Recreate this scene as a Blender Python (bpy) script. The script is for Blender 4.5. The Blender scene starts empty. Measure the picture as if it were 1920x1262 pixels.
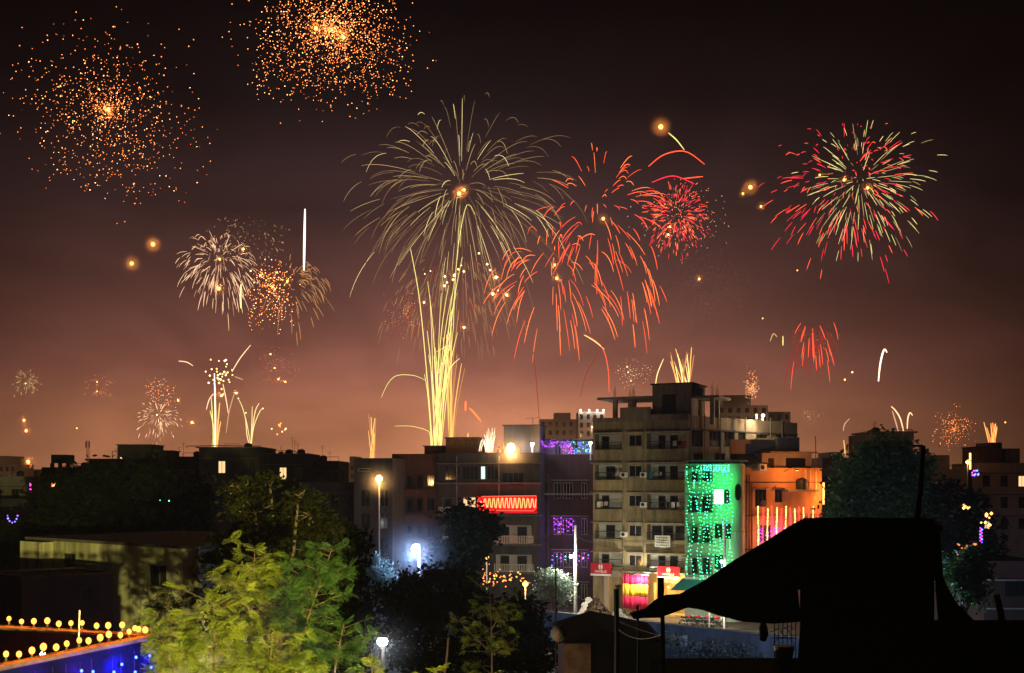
import bpy, math, random
import numpy as np
from mathutils import Vector, Matrix
R = math.radians
sc = bpy.context.scene
col = sc.collection
rnd = random.Random(7)

# ------------------------------------------------------------------ camera
F, HZ, CX, CZ = 2059.0, 905.0, 960.0, 14.0      # focal length and horizon of the 1920 px photograph; eye 14 m up
cam_d = bpy.data.cameras.new('camera'); cam = bpy.data.objects.new('camera', cam_d); col.objects.link(cam)
cam.location = (0, 0, CZ); cam.rotation_euler = (R(90), 0, 0)
cam_d.sensor_width = 36; cam_d.lens = 36 * F / 1920; cam_d.shift_y = (HZ - 631) / 1920
cam_d.clip_start = 0.1; cam_d.clip_end = 5000
sc.camera = cam

# ------------------------------------------------------------------ night sky: faint twilight + glow of the lit city smoke
w = bpy.data.worlds.new('World'); sc.world = w; w.use_nodes = True
nt = w.node_tree; nt.nodes.clear(); N = nt.nodes.new; L = nt.links.new
def lin(c): return tuple(((v / 255) / 12.92 if v / 255 <= .04045 else ((v / 255 + .055) / 1.055) ** 2.4) for v in c)
out = N('ShaderNodeOutputWorld'); addn = N('ShaderNodeAddShader')
sky = N('ShaderNodeTexSky'); sky.sky_type = 'NISHITA'; sky.sun_disc = False
sky.sun_elevation = R(-7); sky.sun_rotation = R(180)
bg1 = N('ShaderNodeBackground'); bg1.inputs['Strength'].default_value = 0.05
L(sky.outputs[0], bg1.inputs['Color'])
tc = N('ShaderNodeTexCoord'); sep = N('ShaderNodeSeparateXYZ'); L(tc.outputs['Generated'], sep.inputs[0])
mr = N('ShaderNodeMapRange'); mr.inputs[1].default_value = 0; mr.inputs[2].default_value = .45
L(sep.outputs['Z'], mr.inputs[0])
rp = N('ShaderNodeValToRGB'); L(mr.outputs[0], rp.inputs[0])
SKY_STOPS = [(0, (252, 166, 114)), (.05, (228, 146, 106)), (.10, (172, 107, 89)), (.17, (114, 73, 66)),
             (.238, (65, 45, 45)), (.324, (25, 19, 22)), (.395, (4, 4, 7)), (.45, (1, 1, 3))]
el = rp.color_ramp.elements
while len(el) < len(SKY_STOPS): el.new(.5)
for e, (z, c) in zip(el, SKY_STOPS): e.position = z / .45
for e, (z, c) in zip(el, SKY_STOPS): e.color = (*lin(c), 1)
# the glow is strongest above the fireworks ahead and keeps fading to both sides and behind
ax = N('ShaderNodeMath'); ax.operation = 'ADD'; ax.inputs[1].default_value = .06; L(sep.outputs['X'], ax.inputs[0])
ab = N('ShaderNodeMath'); ab.operation = 'ABSOLUTE'; L(ax.outputs[0], ab.inputs[0])
mx = N('ShaderNodeMapRange'); mx.interpolation_type = 'SMOOTHSTEP'
for i, v in ((1, .02), (2, .58), (3, 1.0), (4, .06)): mx.inputs[i].default_value = v
L(ab.outputs[0], mx.inputs[0])
my = N('ShaderNodeMapRange'); my.interpolation_type = 'SMOOTHSTEP'
for i, v in ((1, -.6), (2, .8), (3, .12), (4, 1.0)): my.inputs[i].default_value = v
L(sep.outputs['Y'], my.inputs[0])
mm = N('ShaderNodeMath'); mm.operation = 'MULTIPLY'; L(mx.outputs[0], mm.inputs[0]); L(my.outputs[0], mm.inputs[1])
nz = N('ShaderNodeTexNoise'); nz.inputs['Scale'].default_value = 4.5; nz.inputs['Detail'].default_value = 5; nz.inputs['Distortion'].default_value = .6
mpz = N('ShaderNodeMapping'); mpz.inputs['Scale'].default_value = (1, 1, 2.2); L(tc.outputs['Generated'], mpz.inputs[0]); L(mpz.outputs[0], nz.inputs['Vector'])
nm = N('ShaderNodeMapRange')
for i, v in ((1, .28), (2, .72), (3, .62), (4, 1.34)): nm.inputs[i].default_value = v
L(nz.outputs[0], nm.inputs[0])
m2 = N('ShaderNodeMath'); m2.operation = 'MULTIPLY'; L(mm.outputs[0], m2.inputs[0]); L(nm.outputs[0], m2.inputs[1])
bg2 = N('ShaderNodeBackground'); L(rp.outputs[0], bg2.inputs['Color']); L(m2.outputs[0], bg2.inputs['Strength'])
L(bg1.outputs[0], addn.inputs[0]); L(bg2.outputs[0], addn.inputs[1]); L(addn.outputs[0], out.inputs['Surface'])

vs = sc.view_settings; vs.view_transform = 'Standard'; vs.look = 'None'; vs.gamma = 1; vs.use_curve_mapping = False; vs.exposure = 0
cy = sc.cycles; cy.use_denoising = True; cy.sample_clamp_indirect = 4; cy.max_bounces = 6; cy.volume_bounces = 0
cy.caustics_reflective = False; cy.caustics_refractive = False

# ------------------------------------------------------------------ helpers
def P(px, py, Y): return Vector(((px - CX) / F * Y, Y, CZ - (py - HZ) / F * Y))
def tag(o, label=None, cat=None, group=None, kind=None):
    if label: o['label'] = label
    if cat: o['category'] = cat
    if group: o['group'] = group
    if kind: o['kind'] = kind
    return o
def empty(name, loc=(0, 0, 0), rz=0):
    o = bpy.data.objects.new(name, None); col.objects.link(o); o.empty_display_size = .3
    o.location = loc; o.rotation_euler = (0, 0, rz); return o
class MB:
    def __init__(s): s.v = []; s.f = []
    def box(s, x0, x1, y0, y1, z0, z1):
        b = len(s.v)
        s.v += [(x0, y0, z0), (x1, y0, z0), (x1, y1, z0), (x0, y1, z0), (x0, y0, z1), (x1, y0, z1), (x1, y1, z1), (x0, y1, z1)]
        s.f += [tuple(b + i for i in q) for q in ((3, 2, 1, 0), (4, 5, 6, 7), (0, 1, 5, 4), (1, 2, 6, 5), (2, 3, 7, 6), (3, 0, 4, 7))]
        return s
    def quad(s, *pts):
        b = len(s.v); s.v += [tuple(p) for p in pts]; s.f.append(tuple(range(b, b + len(pts)))); return s
    def prism(s, poly, z0, z1):
        n = len(poly); b = len(s.v)
        s.v += [(p[0], p[1], z0) for p in poly] + [(p[0], p[1], z1) for p in poly]
        s.f.append(tuple(b + n - 1 - i for i in range(n))); s.f.append(tuple(b + n + i for i in range(n)))
        for i in range(n):
            j = (i + 1) % n; s.f.append((b + i, b + j, b + n + j, b + n + i))
        return s
    def tube(s, pts, rad, n=6):
        pts = [Vector(p) for p in pts]
        if not hasattr(rad, '__len__'): rad = [rad] * len(pts)
        prev = None; b0 = len(s.v)
        for i, p in enumerate(pts):
            d = (pts[min(i + 1, len(pts) - 1)] - pts[max(i - 1, 0)])
            d = d.normalized() if d.length > 1e-9 else Vector((0, 0, 1))
            u = prev - d * prev.dot(d) if prev is not None else d.orthogonal()
            u = u.normalized() if u.length > 1e-6 else d.orthogonal().normalized()
            prev = u; v = d.cross(u)
            for k in range(n):
                a = 2 * math.pi * k / n
                s.v.append(tuple(p + (u * math.cos(a) + v * math.sin(a)) * rad[i]))
        for i in range(len(pts) - 1):
            for k in range(n):
                a = b0 + i * n + k; c = b0 + i * n + (k + 1) % n
                s.f.append((a, c, c + n, a + n))
        s.f.append(tuple(b0 + n - 1 - k for k in range(n)))
        e = b0 + (len(pts) - 1) * n; s.f.append(tuple(e + k for k in range(n)))
        return s
    def ball(s, c, r, seg=8, rings=5, sz=1.0):
        pts = []; rad = []
        for i in range(rings + 1):
            a = math.pi * i / rings
            pts.append((c[0], c[1], c[2] - math.cos(a) * r * sz)); rad.append(max(math.sin(a) * r, r * .02))
        return s.tube(pts, rad, seg)
    def octa(s, c, r):
        b = len(s.v); x, y, z = c
        s.v += [(x + r, y, z), (x - r, y, z), (x, y + r, z), (x, y - r, z), (x, y, z + r), (x, y, z - r)]
        for q in ((0, 2, 4), (2, 1, 4), (1, 3, 4), (3, 0, 4), (2, 0, 5), (1, 2, 5), (3, 1, 5), (0, 3, 5)): s.f.append(tuple(b + i for i in q))
        return s
    def disc(s, c, r, y, seg=16):                      # vertical disc facing -y
        b = len(s.v); s.v += [(c[0] + r * math.cos(2 * math.pi * k / seg), y, c[1] + r * math.sin(2 * math.pi * k / seg)) for k in range(seg)]
        s.f.append(tuple(b + k for k in range(seg))); return s
    def build(s, name, m, parent=None, smooth=False, bevel=0):
        me = bpy.data.meshes.new(name); me.from_pydata(s.v, [], s.f)
        o = bpy.data.objects.new(name, me); col.objects.link(o)
        if m is not None: me.materials.append(m)
        if smooth: me.polygons.foreach_set('use_smooth', [True] * len(me.polygons))
        if bevel:
            b = o.modifiers.new('bevel', 'BEVEL'); b.width = bevel; b.segments = 2; b.limit_method = 'ANGLE'
        if parent is not None: o.parent = parent
        return o
def np_mesh(name, V, Q, m, parent=None):
    me = bpy.data.meshes.new(name); nv, nq = len(V), len(Q); k = Q.shape[1]
    me.vertices.add(nv); me.vertices.foreach_set('co', np.ascontiguousarray(V, dtype=np.float32).ravel())
    me.loops.add(nq * k); me.loops.foreach_set('vertex_index', np.ascontiguousarray(Q, dtype=np.int32).ravel())
    me.polygons.add(nq); me.polygons.foreach_set('loop_start', np.arange(0, nq * k, k, dtype=np.int32))
    me.update(calc_edges=True); me.materials.append(m)
    o = bpy.data.objects.new(name, me); col.objects.link(o)
    if parent is not None: o.parent = parent
    return o

# ------------------------------------------------------------------ materials (procedural)
def mat(name, c, c2=None, rough=.8, scale=1.2, bump=.15, streak=False, metal=0, spec=.3, detail=6, grain=30):
    m = bpy.data.materials.new(name); m.use_nodes = True; t = m.node_tree; b = t.nodes['Principled BSDF']
    b.inputs['Roughness'].default_value = rough; b.inputs['Metallic'].default_value = metal
    b.inputs['Specular IOR Level'].default_value = spec
    c2 = c2 or tuple(v * .55 for v in c)
    tcn = t.nodes.new('ShaderNodeTexCoord'); mp = t.nodes.new('ShaderNodeMapping')
    t.links.new(tcn.outputs['Object'], mp.inputs[0])
    if streak: mp.inputs['Scale'].default_value = (1.6, 1.6, .28)
    n1 = t.nodes.new('ShaderNodeTexNoise'); n1.inputs['Scale'].default_value = scale; n1.inputs['Detail'].default_value = detail
    n1.inputs['Roughness'].default_value = .65; t.links.new(mp.outputs[0], n1.inputs['Vector'])
    r = t.nodes.new('ShaderNodeValToRGB'); r.color_ramp.elements[0].position = .34; r.color_ramp.elements[1].position = .66
    r.color_ramp.elements[0].color = (*c2, 1); r.color_ramp.elements[1].color = (*c, 1)
    t.links.new(n1.outputs[0], r.inputs[0]); t.links.new(r.outputs[0], b.inputs['Base Color'])
    if bump:
        n2 = t.nodes.new('ShaderNodeTexNoise'); n2.inputs['Scale'].default_value = grain; n2.inputs['Detail'].default_value = 4
        t.links.new(tcn.outputs['Object'], n2.inputs['Vector'])
        bp = t.nodes.new('ShaderNodeBump'); bp.inputs['Strength'].default_value = bump; bp.inputs['Distance'].default_value = .02
        t.links.new(n2.outputs[0], bp.inputs['Height']); t.links.new(bp.outputs[0], b.inputs['Normal'])
    return m
def emis(name, c, s, sample=False):
    m = bpy.data.materials.new(name); m.use_nodes = True; t = m.node_tree; t.nodes.clear()
    o = t.nodes.new('ShaderNodeOutputMaterial'); e = t.nodes.new('ShaderNodeEmission')
    e.inputs[0].default_value = (*c, 1); e.inputs[1].default_value = s; t.links.new(e.outputs[0], o.inputs[0])
    m.cycles.emission_sampling = 'AUTO' if sample else 'NONE'
    return m
def leafmat(name, c, c2, trans=.25):
    m = mat(name, c, c2, rough=.55, scale=.9, bump=0, spec=.35)
    t = m.node_tree; b = t.nodes['Principled BSDF']; o = t.nodes['Material Output']
    tr = t.nodes.new('ShaderNodeBsdfTranslucent'); ms = t.nodes.new('ShaderNodeMixShader'); ms.inputs[0].default_value = trans
    if c[1] < .03: b.inputs['Specular IOR Level'].default_value = .03; b.inputs['Roughness'].default_value = .95
    src = b.inputs['Base Color'].links[0].from_socket; t.links.new(src, tr.inputs[0])
    t.links.new(b.outputs[0], ms.inputs[1]); t.links.new(tr.outputs[0], ms.inputs[2]); t.links.new(ms.outputs[0], o.inputs['Surface'])
    return m
M = dict(
    ground=mat('earth', (.09, .075, .06), (.05, .045, .04), .95, .25, .4),
    road=mat('asphalt', (.06, .06, .06), (.04, .04, .042), .85, .5, .3),
    dirtc=mat('pavement_concrete', (.22, .2, .17), (.13, .12, .1), .9, .8, .3),
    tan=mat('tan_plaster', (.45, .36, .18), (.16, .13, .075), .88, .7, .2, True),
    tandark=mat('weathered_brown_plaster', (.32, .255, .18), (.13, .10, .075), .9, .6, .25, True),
    inner=mat('pale_inner_plaster', (.62, .62, .52), (.5, .5, .42), .85, 1.0, .1),
    ledge=mat('ledge_concrete', (.30, .27, .21), (.17, .15, .12), .9, 1.5, .25),
    ledged=mat('dark_ledge_concrete', (.12, .11, .10), (.07, .065, .06), .9, 1.5, .25),
    frame=mat('window_frame_paint', (.45, .44, .40), None, .6, 2, 0),
    framed=mat('dark_window_frame', (.06, .055, .05), None, .6, 2, 0),
    glass=mat('dark_glass', (.015, .018, .022), (.01, .012, .015), .08, 1, 0, spec=.6),
    iron=mat('dark_iron', (.03, .028, .026), None, .6, 6, .1, metal=.4),
    green=mat('mint_plaster', (.50, .62, .50), (.38, .5, .4), .85, .8, .12, True),
    orange=mat('peach_plaster', (.60, .33, .16), (.44, .22, .10), .85, .6, .15, True),
    pale=mat('pale_plaster', (.5, .42, .34), (.36, .3, .24), .88, .6, .15, True),
    brick=mat('red_brown_plaster', (.13, .05, .028), (.06, .025, .016), .9, .8, .2, True),
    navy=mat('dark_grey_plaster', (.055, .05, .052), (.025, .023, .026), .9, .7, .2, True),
    black=mat('blackish_plaster', (.035, .032, .034), (.02, .019, .02), .92, .7, .2, True),  # near-black plaster colour
    plum=mat('maroon_plaster', (.07, .03, .038), (.04, .02, .025), .9, .7, .2, True),
    grey=mat('grey_plaster', (.24, .22, .2), (.13, .12, .11), .9, .6, .2, True),
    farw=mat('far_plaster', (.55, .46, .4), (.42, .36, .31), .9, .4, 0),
    lime=mat('limewashed_wall', (.66, .66, .46), (.2, .19, .11), .9, .5, .3, True),
    brownw=mat('brown_wall', (.07, .032, .018), (.035, .017, .011), .92, .8, .25, True),
    wallg=mat('boundary_wall_cement', (.17, .18, .2), (.085, .09, .1), .92, .6, .35, True),
    tarp=mat('black_tarpaulin', (.006, .006, .007), (.003, .003, .003), .9, 2, .3, spec=.04, grain=6),
    indigo=mat('dark_blue_cloth', (.005, .005, .012), (.003, .003, .008), .95, 2, .2, spec=.02),
    near_black=mat('dark_shed_wall', (.010, .009, .009), (.005, .005, .005), .95, 2, .2, spec=.03),  # near-black wall colour with faint mottling
    bamboo=mat('dark_bamboo', (.03, .022, .015), None, .8, 5, .2),
    rust=mat('rusty_brown_sheet', (.20, .11, .05), (.09, .05, .025), .85, 3, .3),
    pole=mat('galvanised_pole', (.5, .5, .5), (.35, .35, .36), .45, 5, .05, metal=.3),
    conc=mat('concrete_pole', (.55, .54, .5), (.4, .39, .36), .8, 4, .15),
    white=mat('white_paint', (.78, .77, .74), (.66, .65, .62), .6, 3, .03),
    sign=mat('red_signboard', (.55, .012, .03), (.48, .01, .025), .45, 2, 0),
    cred=mat('crimson_cloth', (.52, .012, .06), (.42, .01, .05), .9, 3, .2),
    cyel=mat('yellow_cloth', (.80, .46, .02), (.7, .38, .02), .9, 3, .2),
    teal=mat('blue_tarpaulin', (.02, .22, .32), (.015, .16, .24), .5, 2, .1),
    rubble=mat('white_rubble', (.7, .69, .66), (.45, .43, .4), .95, 6, .5),
    debris=mat('brown_debris', (.16, .09, .05), (.08, .05, .03), .95, 8, .5),
    tank=mat('black_plastic_tank', (.02, .02, .02), None, .5, 3, 0),
    bark=mat('bark', (.14, .10, .065), (.07, .05, .035), .95, 6, .5),
    barkp=mat('pale_bark', (.17, .11, .075), (.10, .065, .045), .95, 6, .4),
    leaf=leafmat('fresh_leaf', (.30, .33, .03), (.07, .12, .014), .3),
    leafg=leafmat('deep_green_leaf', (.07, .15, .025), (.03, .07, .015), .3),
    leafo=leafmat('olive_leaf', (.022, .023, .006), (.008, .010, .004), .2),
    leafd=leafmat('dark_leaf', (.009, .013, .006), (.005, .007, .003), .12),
    leafp=leafmat('pale_leaf', (.20, .26, .22), (.11, .16, .13), .3),  # paler, greyer green than the other leaves
    cloth=mat('grey_cloth', (.03, .02, .018), None, .95, 3, .2),
    skin=mat('dark_skin', (.16, .08, .05), None, .6, 3, 0),
    shirt=mat('dark_shirt', (.05, .05, .07), None, .9, 3, 0),
    banner=mat('white_banner_cloth', (.7, .72, .64), (.6, .62, .55), .85, 3, .1),
    ink=mat('dark_green_print', (.04, .12, .06), None, .8, 3, 0),
    socket=mat('bulb_socket', (.08, .07, .06), None, .5, 3, 0),
)
E = dict(
    bulb=emis('warm_bulb_glow', (1, .31, .045), 4.2, True),
    lampw=emis('white_lamp_glow', (.80, .90, 1), 14), lampo=emis('sodium_lamp_glow', (1, .46, .10), 9), lampob=emis('bright_sodium_glow', (1, .58, .2), 22), lampwb=emis('bright_white_glow', (.75, .88, 1), 40),
    tubew=emis('tube_light_glow', (1, .98, .9), 6), tubeo=emis('orange_tube_glow', (1, .42, .10), 5),
    win=emis('lit_window', (.62, 1, .72), 1.6), winw=emis('lit_white_window', (.9, 1, .92), 5), winy=emis('lit_warm_window', (1, .62, .28), 1.3),
    ledg=emis('green_diode', (.04, 1, .34), 5), ledc=emis('aqua_diode', (.12, 1, .8), 5),
    ledr=emis('red_diode', (1, .03, .03), 5), ledy=emis('yellow_diode', (1, .56, .14), 3.4),
    ledp=emis('violet_diode', (.42, .06, 1), 4), ledm=emis('magenta_diode', (1, .05, .6), 3), ledb=emis('blue_diode', (.08, .16, 1), 6),
    rope=emis('red_rope_light', (1, .035, .02), 4.5), ropey=emis('yellow_rope_light', (1, .22, .07), 4),
    ember=emis('orange_spark', (1, .25, .05), 4.5), ember2=emis('dim_orange_spark', (1, .20, .04), 2.0), emberh=emis('hot_spark', (1, .40, .12), 8),
    star=emis('burning_star', (1, .44, .11), 5), starw=emis('white_star', (1, .62, .28), 5),
    gold=emis('gold_trail', (.80, .50, .20), .95), gold2=emis('dim_gold_trail', (.66, .40, .17), .62), goldb=emis('bright_gold_trail', (.95, .74, .28), 1.9),
    redt=emis('red_trail', (1, .085, .03), 2.3), redo=emis('orange_red_trail', (1, .17, .04), 2.6), crim=emis('crimson_trail', (1, .03, .06), 1.7),
    crimd=emis('dim_crimson_trail', (.8, .06, .05), .5), lime=emis('lime_trail', (.82, .78, .26), 1.5), limeb=emis('bright_lime_trail', (.95, .80, .22), 1.5),
    white=emis('white_trail', (1, .82, .55), 2.4), pink=emis('pale_pink_trail', (1, .58, .32), 1.9), pinkd=emis('dim_pink_trail', (1, .52, .3), .9),
    amber=emis('amber_trail', (1, .48, .12), 1.6), amberd=emis('dim_amber_trail', (1, .42, .14), .75),
)
def point_light(name, loc, power, c, parent=None, r=.12, spot=None):
    l = bpy.data.lights.new(name, 'SPOT' if spot else 'POINT'); l.energy = power; l.color = c; l.shadow_soft_size = r
    o = bpy.data.objects.new(name, l); col.objects.link(o); o.location = loc
    if spot:
        l.spot_size = R(spot[0]); l.spot_blend = .3; o.rotation_euler = Vector(spot[1]).to_track_quat('-Z', 'Y').to_euler()
    if parent is not None: o.parent = parent
    return o

def halo_puff(name, loc, r, dens, c, parent):
    """small ball of smoke, thinning outwards, added to give a burning star or lamp its halo"""
    key = 'puff_%g_%.3g_%s' % (dens, r, c); m = bpy.data.materials.get(key)
    if not m:
        m = bpy.data.materials.new(key); m.use_nodes = True; t = m.node_tree; t.nodes.clear(); o = t.nodes.new('ShaderNodeOutputMaterial'); v = t.nodes.new('ShaderNodeVolumePrincipled')
        tcn = t.nodes.new('ShaderNodeTexCoord'); mp = t.nodes.new('ShaderNodeMapping'); mp.inputs['Scale'].default_value = (1 / r, 1 / r, 1 / r); t.links.new(tcn.outputs['Object'], mp.inputs[0])
        g = t.nodes.new('ShaderNodeTexGradient'); g.gradient_type = 'SPHERICAL'; t.links.new(mp.outputs[0], g.inputs[0])
        q = t.nodes.new('ShaderNodeMath'); q.operation = 'POWER'; q.inputs[1].default_value = 1.6; t.links.new(g.outputs['Fac'], q.inputs[0])
        k = t.nodes.new('ShaderNodeMath'); k.operation = 'MULTIPLY'; k.inputs[1].default_value = dens; t.links.new(q.outputs[0], k.inputs[0]); t.links.new(k.outputs[0], v.inputs['Density'])
        v.inputs['Color'].default_value = (*c, 1); t.links.new(v.outputs[0], o.inputs['Volume'])
    o = MB().ball((0, 0, 0), r, 14, 10).build(name, m, parent, True); o.location = loc; o['kind'] = 'stuff'; return o
HAZE = 0.00025
# ================================================================== SETTING
tag(MB().quad((-700, -60, 0), (700, -60, 0), (700, 1400, 0), (-700, 1400, 0)).build('ground', M['ground']), kind='structure')
def strip(name, a, b, wd, z0, z1, m, kind='structure'):
    a, b = Vector(a), Vector(b); d = (b - a).normalized(); n = Vector((-d.y, d.x)) * wd
    return tag(MB().prism([a, b, b + n, a + n], z0, z1).build(name, m), kind=kind)
strip('road', (-70, 128), (60, 72), 9, -.3, .012, M['road'])
strip('pavement', (-70, 138), (60, 82), 2.2, -.3, .13, M['dirtc'])

# ================================================================== BUILDINGS
class Fac:
    """one facade of a building: local x runs left to right along it, local y goes into the building"""
    def __init__(s, root, p0, p1):
        s.root = root; s.p0 = Vector(p0); s.p1 = Vector(p1); d = s.p1 - s.p0; s.W = d.length; s.d = d.normalized()
        s.rz = math.atan2(d.y, d.x)
        fm = Matrix.Translation((p0[0], p0[1], 0)) @ Matrix.Rotation(s.rz, 4, 'Z')
        rm = Matrix.Translation(root.location) @ Matrix.Rotation(root.rotation_euler.z, 4, 'Z')
        s.rel = rm.inverted() @ fm; s.op = []
    def u(s, px):
        k = (px - CX) / F; return (k * s.p0.y - s.p0.x) / (s.d.x - k * s.d.y)
    def z(s, px, py):
        return CZ - (py - HZ) / F * (s.p0.y + s.u(px) * s.d.y)
    def rect(s, x0, y0, x1, y1):
        xm = (x0 + x1) / 2; return s.u(x0), s.u(x1), s.z(xm, y1), s.z(xm, y0)
    def part(s, name, mb, m, parent=None, **k):
        o = mb.build(name, m, parent or s.root, **k)
        if parent is None: o.matrix_local = s.rel
        return o
    def wall(s, z0, z1, m, name='wall', x0=0, x1=None):
        x1 = s.W if x1 is None else x1
        op = [(max(a, x0 + .02), min(b, x1 - .02), max(c, z0 + .02), min(d, z1 - .02), e) for a, b, c, d, e in s.op]
        xs = sorted({x0, x1, *[o[0] for o in op], *[o[1] for o in op]}); zs = sorted({z0, z1, *[o[2] for o in op], *[o[3] for o in op]})
        mb = MB()
        for a, b in zip(xs, xs[1:]):
            for c, d in zip(zs, zs[1:]):
                xm, zm = (a + b) / 2, (c + d) / 2
                if not any(o[0] < xm < o[1] and o[2] < zm < o[3] for o in op): mb.quad((a, 0, c), (b, 0, c), (b, 0, d), (a, 0, d))
        for a, b, c, d, e in op:
            mb.quad((a, 0, c), (a, e, c), (a, e, d), (a, 0, d)); mb.quad((b, 0, d), (b, e, d), (b, e, c), (b, 0, c))
            mb.quad((a, 0, d), (a, e, d), (b, e, d), (b, 0, d)); mb.quad((b, 0, c), (b, e, c), (a, e, c), (a, 0, c))
            mb.quad((a, e, c), (b, e, c), (b, e, d), (a, e, d))
        return s.part(name, mb, m)
    def window(s, r, panes=2, fm='frame', gm='glass', depth=.16, rail=False):
        a, b, c, d = r; s.op.append((a, b, c, d, depth)); t = .06; y0, y1 = depth - .07, depth - .012
        mb = MB().box(a, b, y0, y1, c, c + t).box(a, b, y0, y1, d - t, d).box(a, a + t, y0, y1, c + t, d - t).box(b - t, b, y0, y1, c + t, d - t)
        for i in range(1, panes):
            x = a + (b - a) * i / panes; mb.box(x - t * .4, x + t * .4, y0, y1, c + t, d - t)
        w_ = s.part('window', mb, M[fm])
        g = gm if not isinstance(gm, str) else (M.get(gm) or E[gm])
        for i in range(panes):
            xa, xb = a + (b - a) * i / panes + t * .5, a + (b - a) * (i + 1) / panes - t * .5
            yy = depth - .045 + .012 * (i % 2)
            s.part('pane', MB().box(xa, xb, yy, yy + .008, c + t * .6, d - t * .6), g, w_)
        if rail:
            rb = MB()
            for k in range(4): rb.box(a, b, -.05, -.035, c + .12 + k * .16, c + .14 + k * .16)
            s.part('grille', rb, M['iron'], w_)
        return w_
    def chajja(s, a, b, z, out=.55, m='ledge', t=.09):
        return s.part('ledge', MB().box(a, b, -out, .05, z, z + t), M[m], bevel=.015)
    def balcony(s, r, doors, railh=.85, depth=1.1, bars='h', im='inner', lit=None, rm='iron'):
        a, b, c, d = r; s.op.append((a, b, c, d, depth))
        bk = s.part('back_wall', MB().quad((a + .01, depth - .012, c + .01), (b - .01, depth - .012, c + .01), (b - .01, depth - .012, d - .01), (a + .01, depth - .012, d - .01)), M[im])
        for (fa, fb) in doors:
            xa, xb = a + (b - a) * fa, a + (b - a) * fb
            dr = s.part('door', MB().box(xa, xb, depth - .05, depth - .016, c + .02, d - .18), M['framed'])
            s.part('pane', MB().box(xa + .07, xb - .07, depth - .066, depth - .055, c + .2, d - .3), M['glass'], dr)
        rb = MB(); rb.box(a, b, -.06, -.02, c + railh - .05, c + railh)
        if bars == 'h':
            k = .10
            while k < railh - .06: rb.box(a, b, -.05, -.03, c + k, c + k + .022); k += .125
            n = max(2, int((b - a) / 1.2))
            for i in range(n + 1):
                x = a + .02 + (b - a - .04) * i / n; rb.box(x - .018, x + .018, -.056, -.024, c, c + railh - .05)
        else:
            x = a + .08
            rb.box(a, b, -.06, -.02, c, c + .05)
            while x < b: rb.box(x - .035, x + .035, -.055, -.025, c + .05, c + railh - .05); x += .19
        s.part('railing', rb, M[rm])
    def pipe(s, x, z0, z1, r=.05, m='ledged', out=.1):
        return s.part('drainpipe', MB().tube([(x, -out, z0), (x, -out, z1)], r, 6), M[m])
def building(name, label, p0, p1, cat='building', group=None):
    root = empty(name, (p0[0], p0[1], 0), math.atan2(p1[1] - p0[1], p1[0] - p0[0]))
    tag(root, label, cat, group); return root, Fac(root, p0, p1)
def gp(px, Y): return ((px - CX) / F * Y, Y)
def shell(fc, depth, z1, m, roof_drop=.8, name='side_wall'):
    """sides, back and roof deck behind a front facade"""
    W = fc.W; mb = MB()
    mb.quad((W, 0, 0), (W, depth, 0), (W, depth, z1), (W, 0, z1)); mb.quad((0, depth, 0), (0, 0, 0), (0, 0, z1), (0, depth, z1))
    mb.quad((W, depth, 0), (0, depth, 0), (0, depth, z1), (W, depth, z1))
    t = .16; zr = z1 - roof_drop                        # inner faces of the parapet and its top
    for a, b in (((t, t), (W - t, t)), ((W - t, t), (W - t, depth - t)), ((W - t, depth - t), (t, depth - t)), ((t, depth - t), (t, t))):
        mb.quad((*a, z1), (*b, z1), (*b, zr), (*a, zr))
    o, i = [(0, 0), (W, 0), (W, depth), (0, depth)], [(t, t), (W - t, t), (W - t, depth - t), (t, depth - t)]
    for k in range(4):
        j = (k + 1) % 4; mb.quad((*o[k], z1), (*o[j], z1), (*i[j], z1), (*i[k], z1))
    fc.part(name, mb, m)
    return fc.part('roof', MB().quad((.02, .02, zr), (W - .02, .02, zr), (W - .02, depth - .02, zr), (.02, depth - .02, zr)), M['ledged'])
def block(fc, name, r, y0, y1, m, zlow=None, cap=True):
    """a stair head or tank room standing on the roof; r in pixels"""
    a, b, c, d = fc.rect(*r); c = c if zlow is None else zlow
    o = fc.part(name, MB().box(a, b, y0, y1, c, d), M[m])
    if cap: fc.part('roof_slab', MB().box(a - .18, b + .18, y0 - .18, y1 + .18, d, d + .1), M['ledged'], o)
    return o

# ---------------------------------------------------------- tall tan apartment house
p0, p1, p2 = gp(1112, 118.6), gp(1291, 114.0), gp(1495, 128.7)
root, f = building('apartment_house', 'tall unfinished tan apartment house between the maroon house and the green-lit house', p0, p1)
LZ = [6.55, 9.72, 12.9, 16.05, 19.3]                     # undersides of the sun-shade ledges
for i, z in enumerate(LZ):
    top = i == 4
    zb = z - (1.75 if not i == 0 else 1.55)
    a, b = f.u(1116), f.u(1166); f.balcony((a, b, zb, z - .1), [(.28, .62)] if i % 2 else [(.12, .4)], .8)
    wa, wb = f.u(1179), f.u(1203); f.window((wa, wb, z - 1.42, z - .22), 2)
    c, d = f.u(1213), f.u(1286); f.balcony((c, d, zb, z - .1), [(.22, .40), (.52, .72)] if i != 1 else [(.05, .3), (.34, .6), (.66, .92)], .8)
    f.chajja(f.u(1110), f.u(1167), z); f.chajja(f.u(1176), f.u(1206), z + .02, .4); f.chajja(f.u(1211), f.W + .05, z)
a, b, c, d = f.rect(1152, 1096, 1174, 1150); f.op.append((a, b, .05, 3.1, 1.6))      # dark doorway of the shop
a, b = f.u(1226), f.u(1284); f.op.append((a, b, .15, 3.5, 2.6))                      # open lit shop
f.wall(0, 20.5, M['tan'])
f.part('shop_pilaster', MB().box(f.u(1134), f.u(1142), -.25, -.004, .1, 4.6).box(f.u(1134), f.u(1176), -.25, -.004, 3.9, 4.6), M['pale'])
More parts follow.
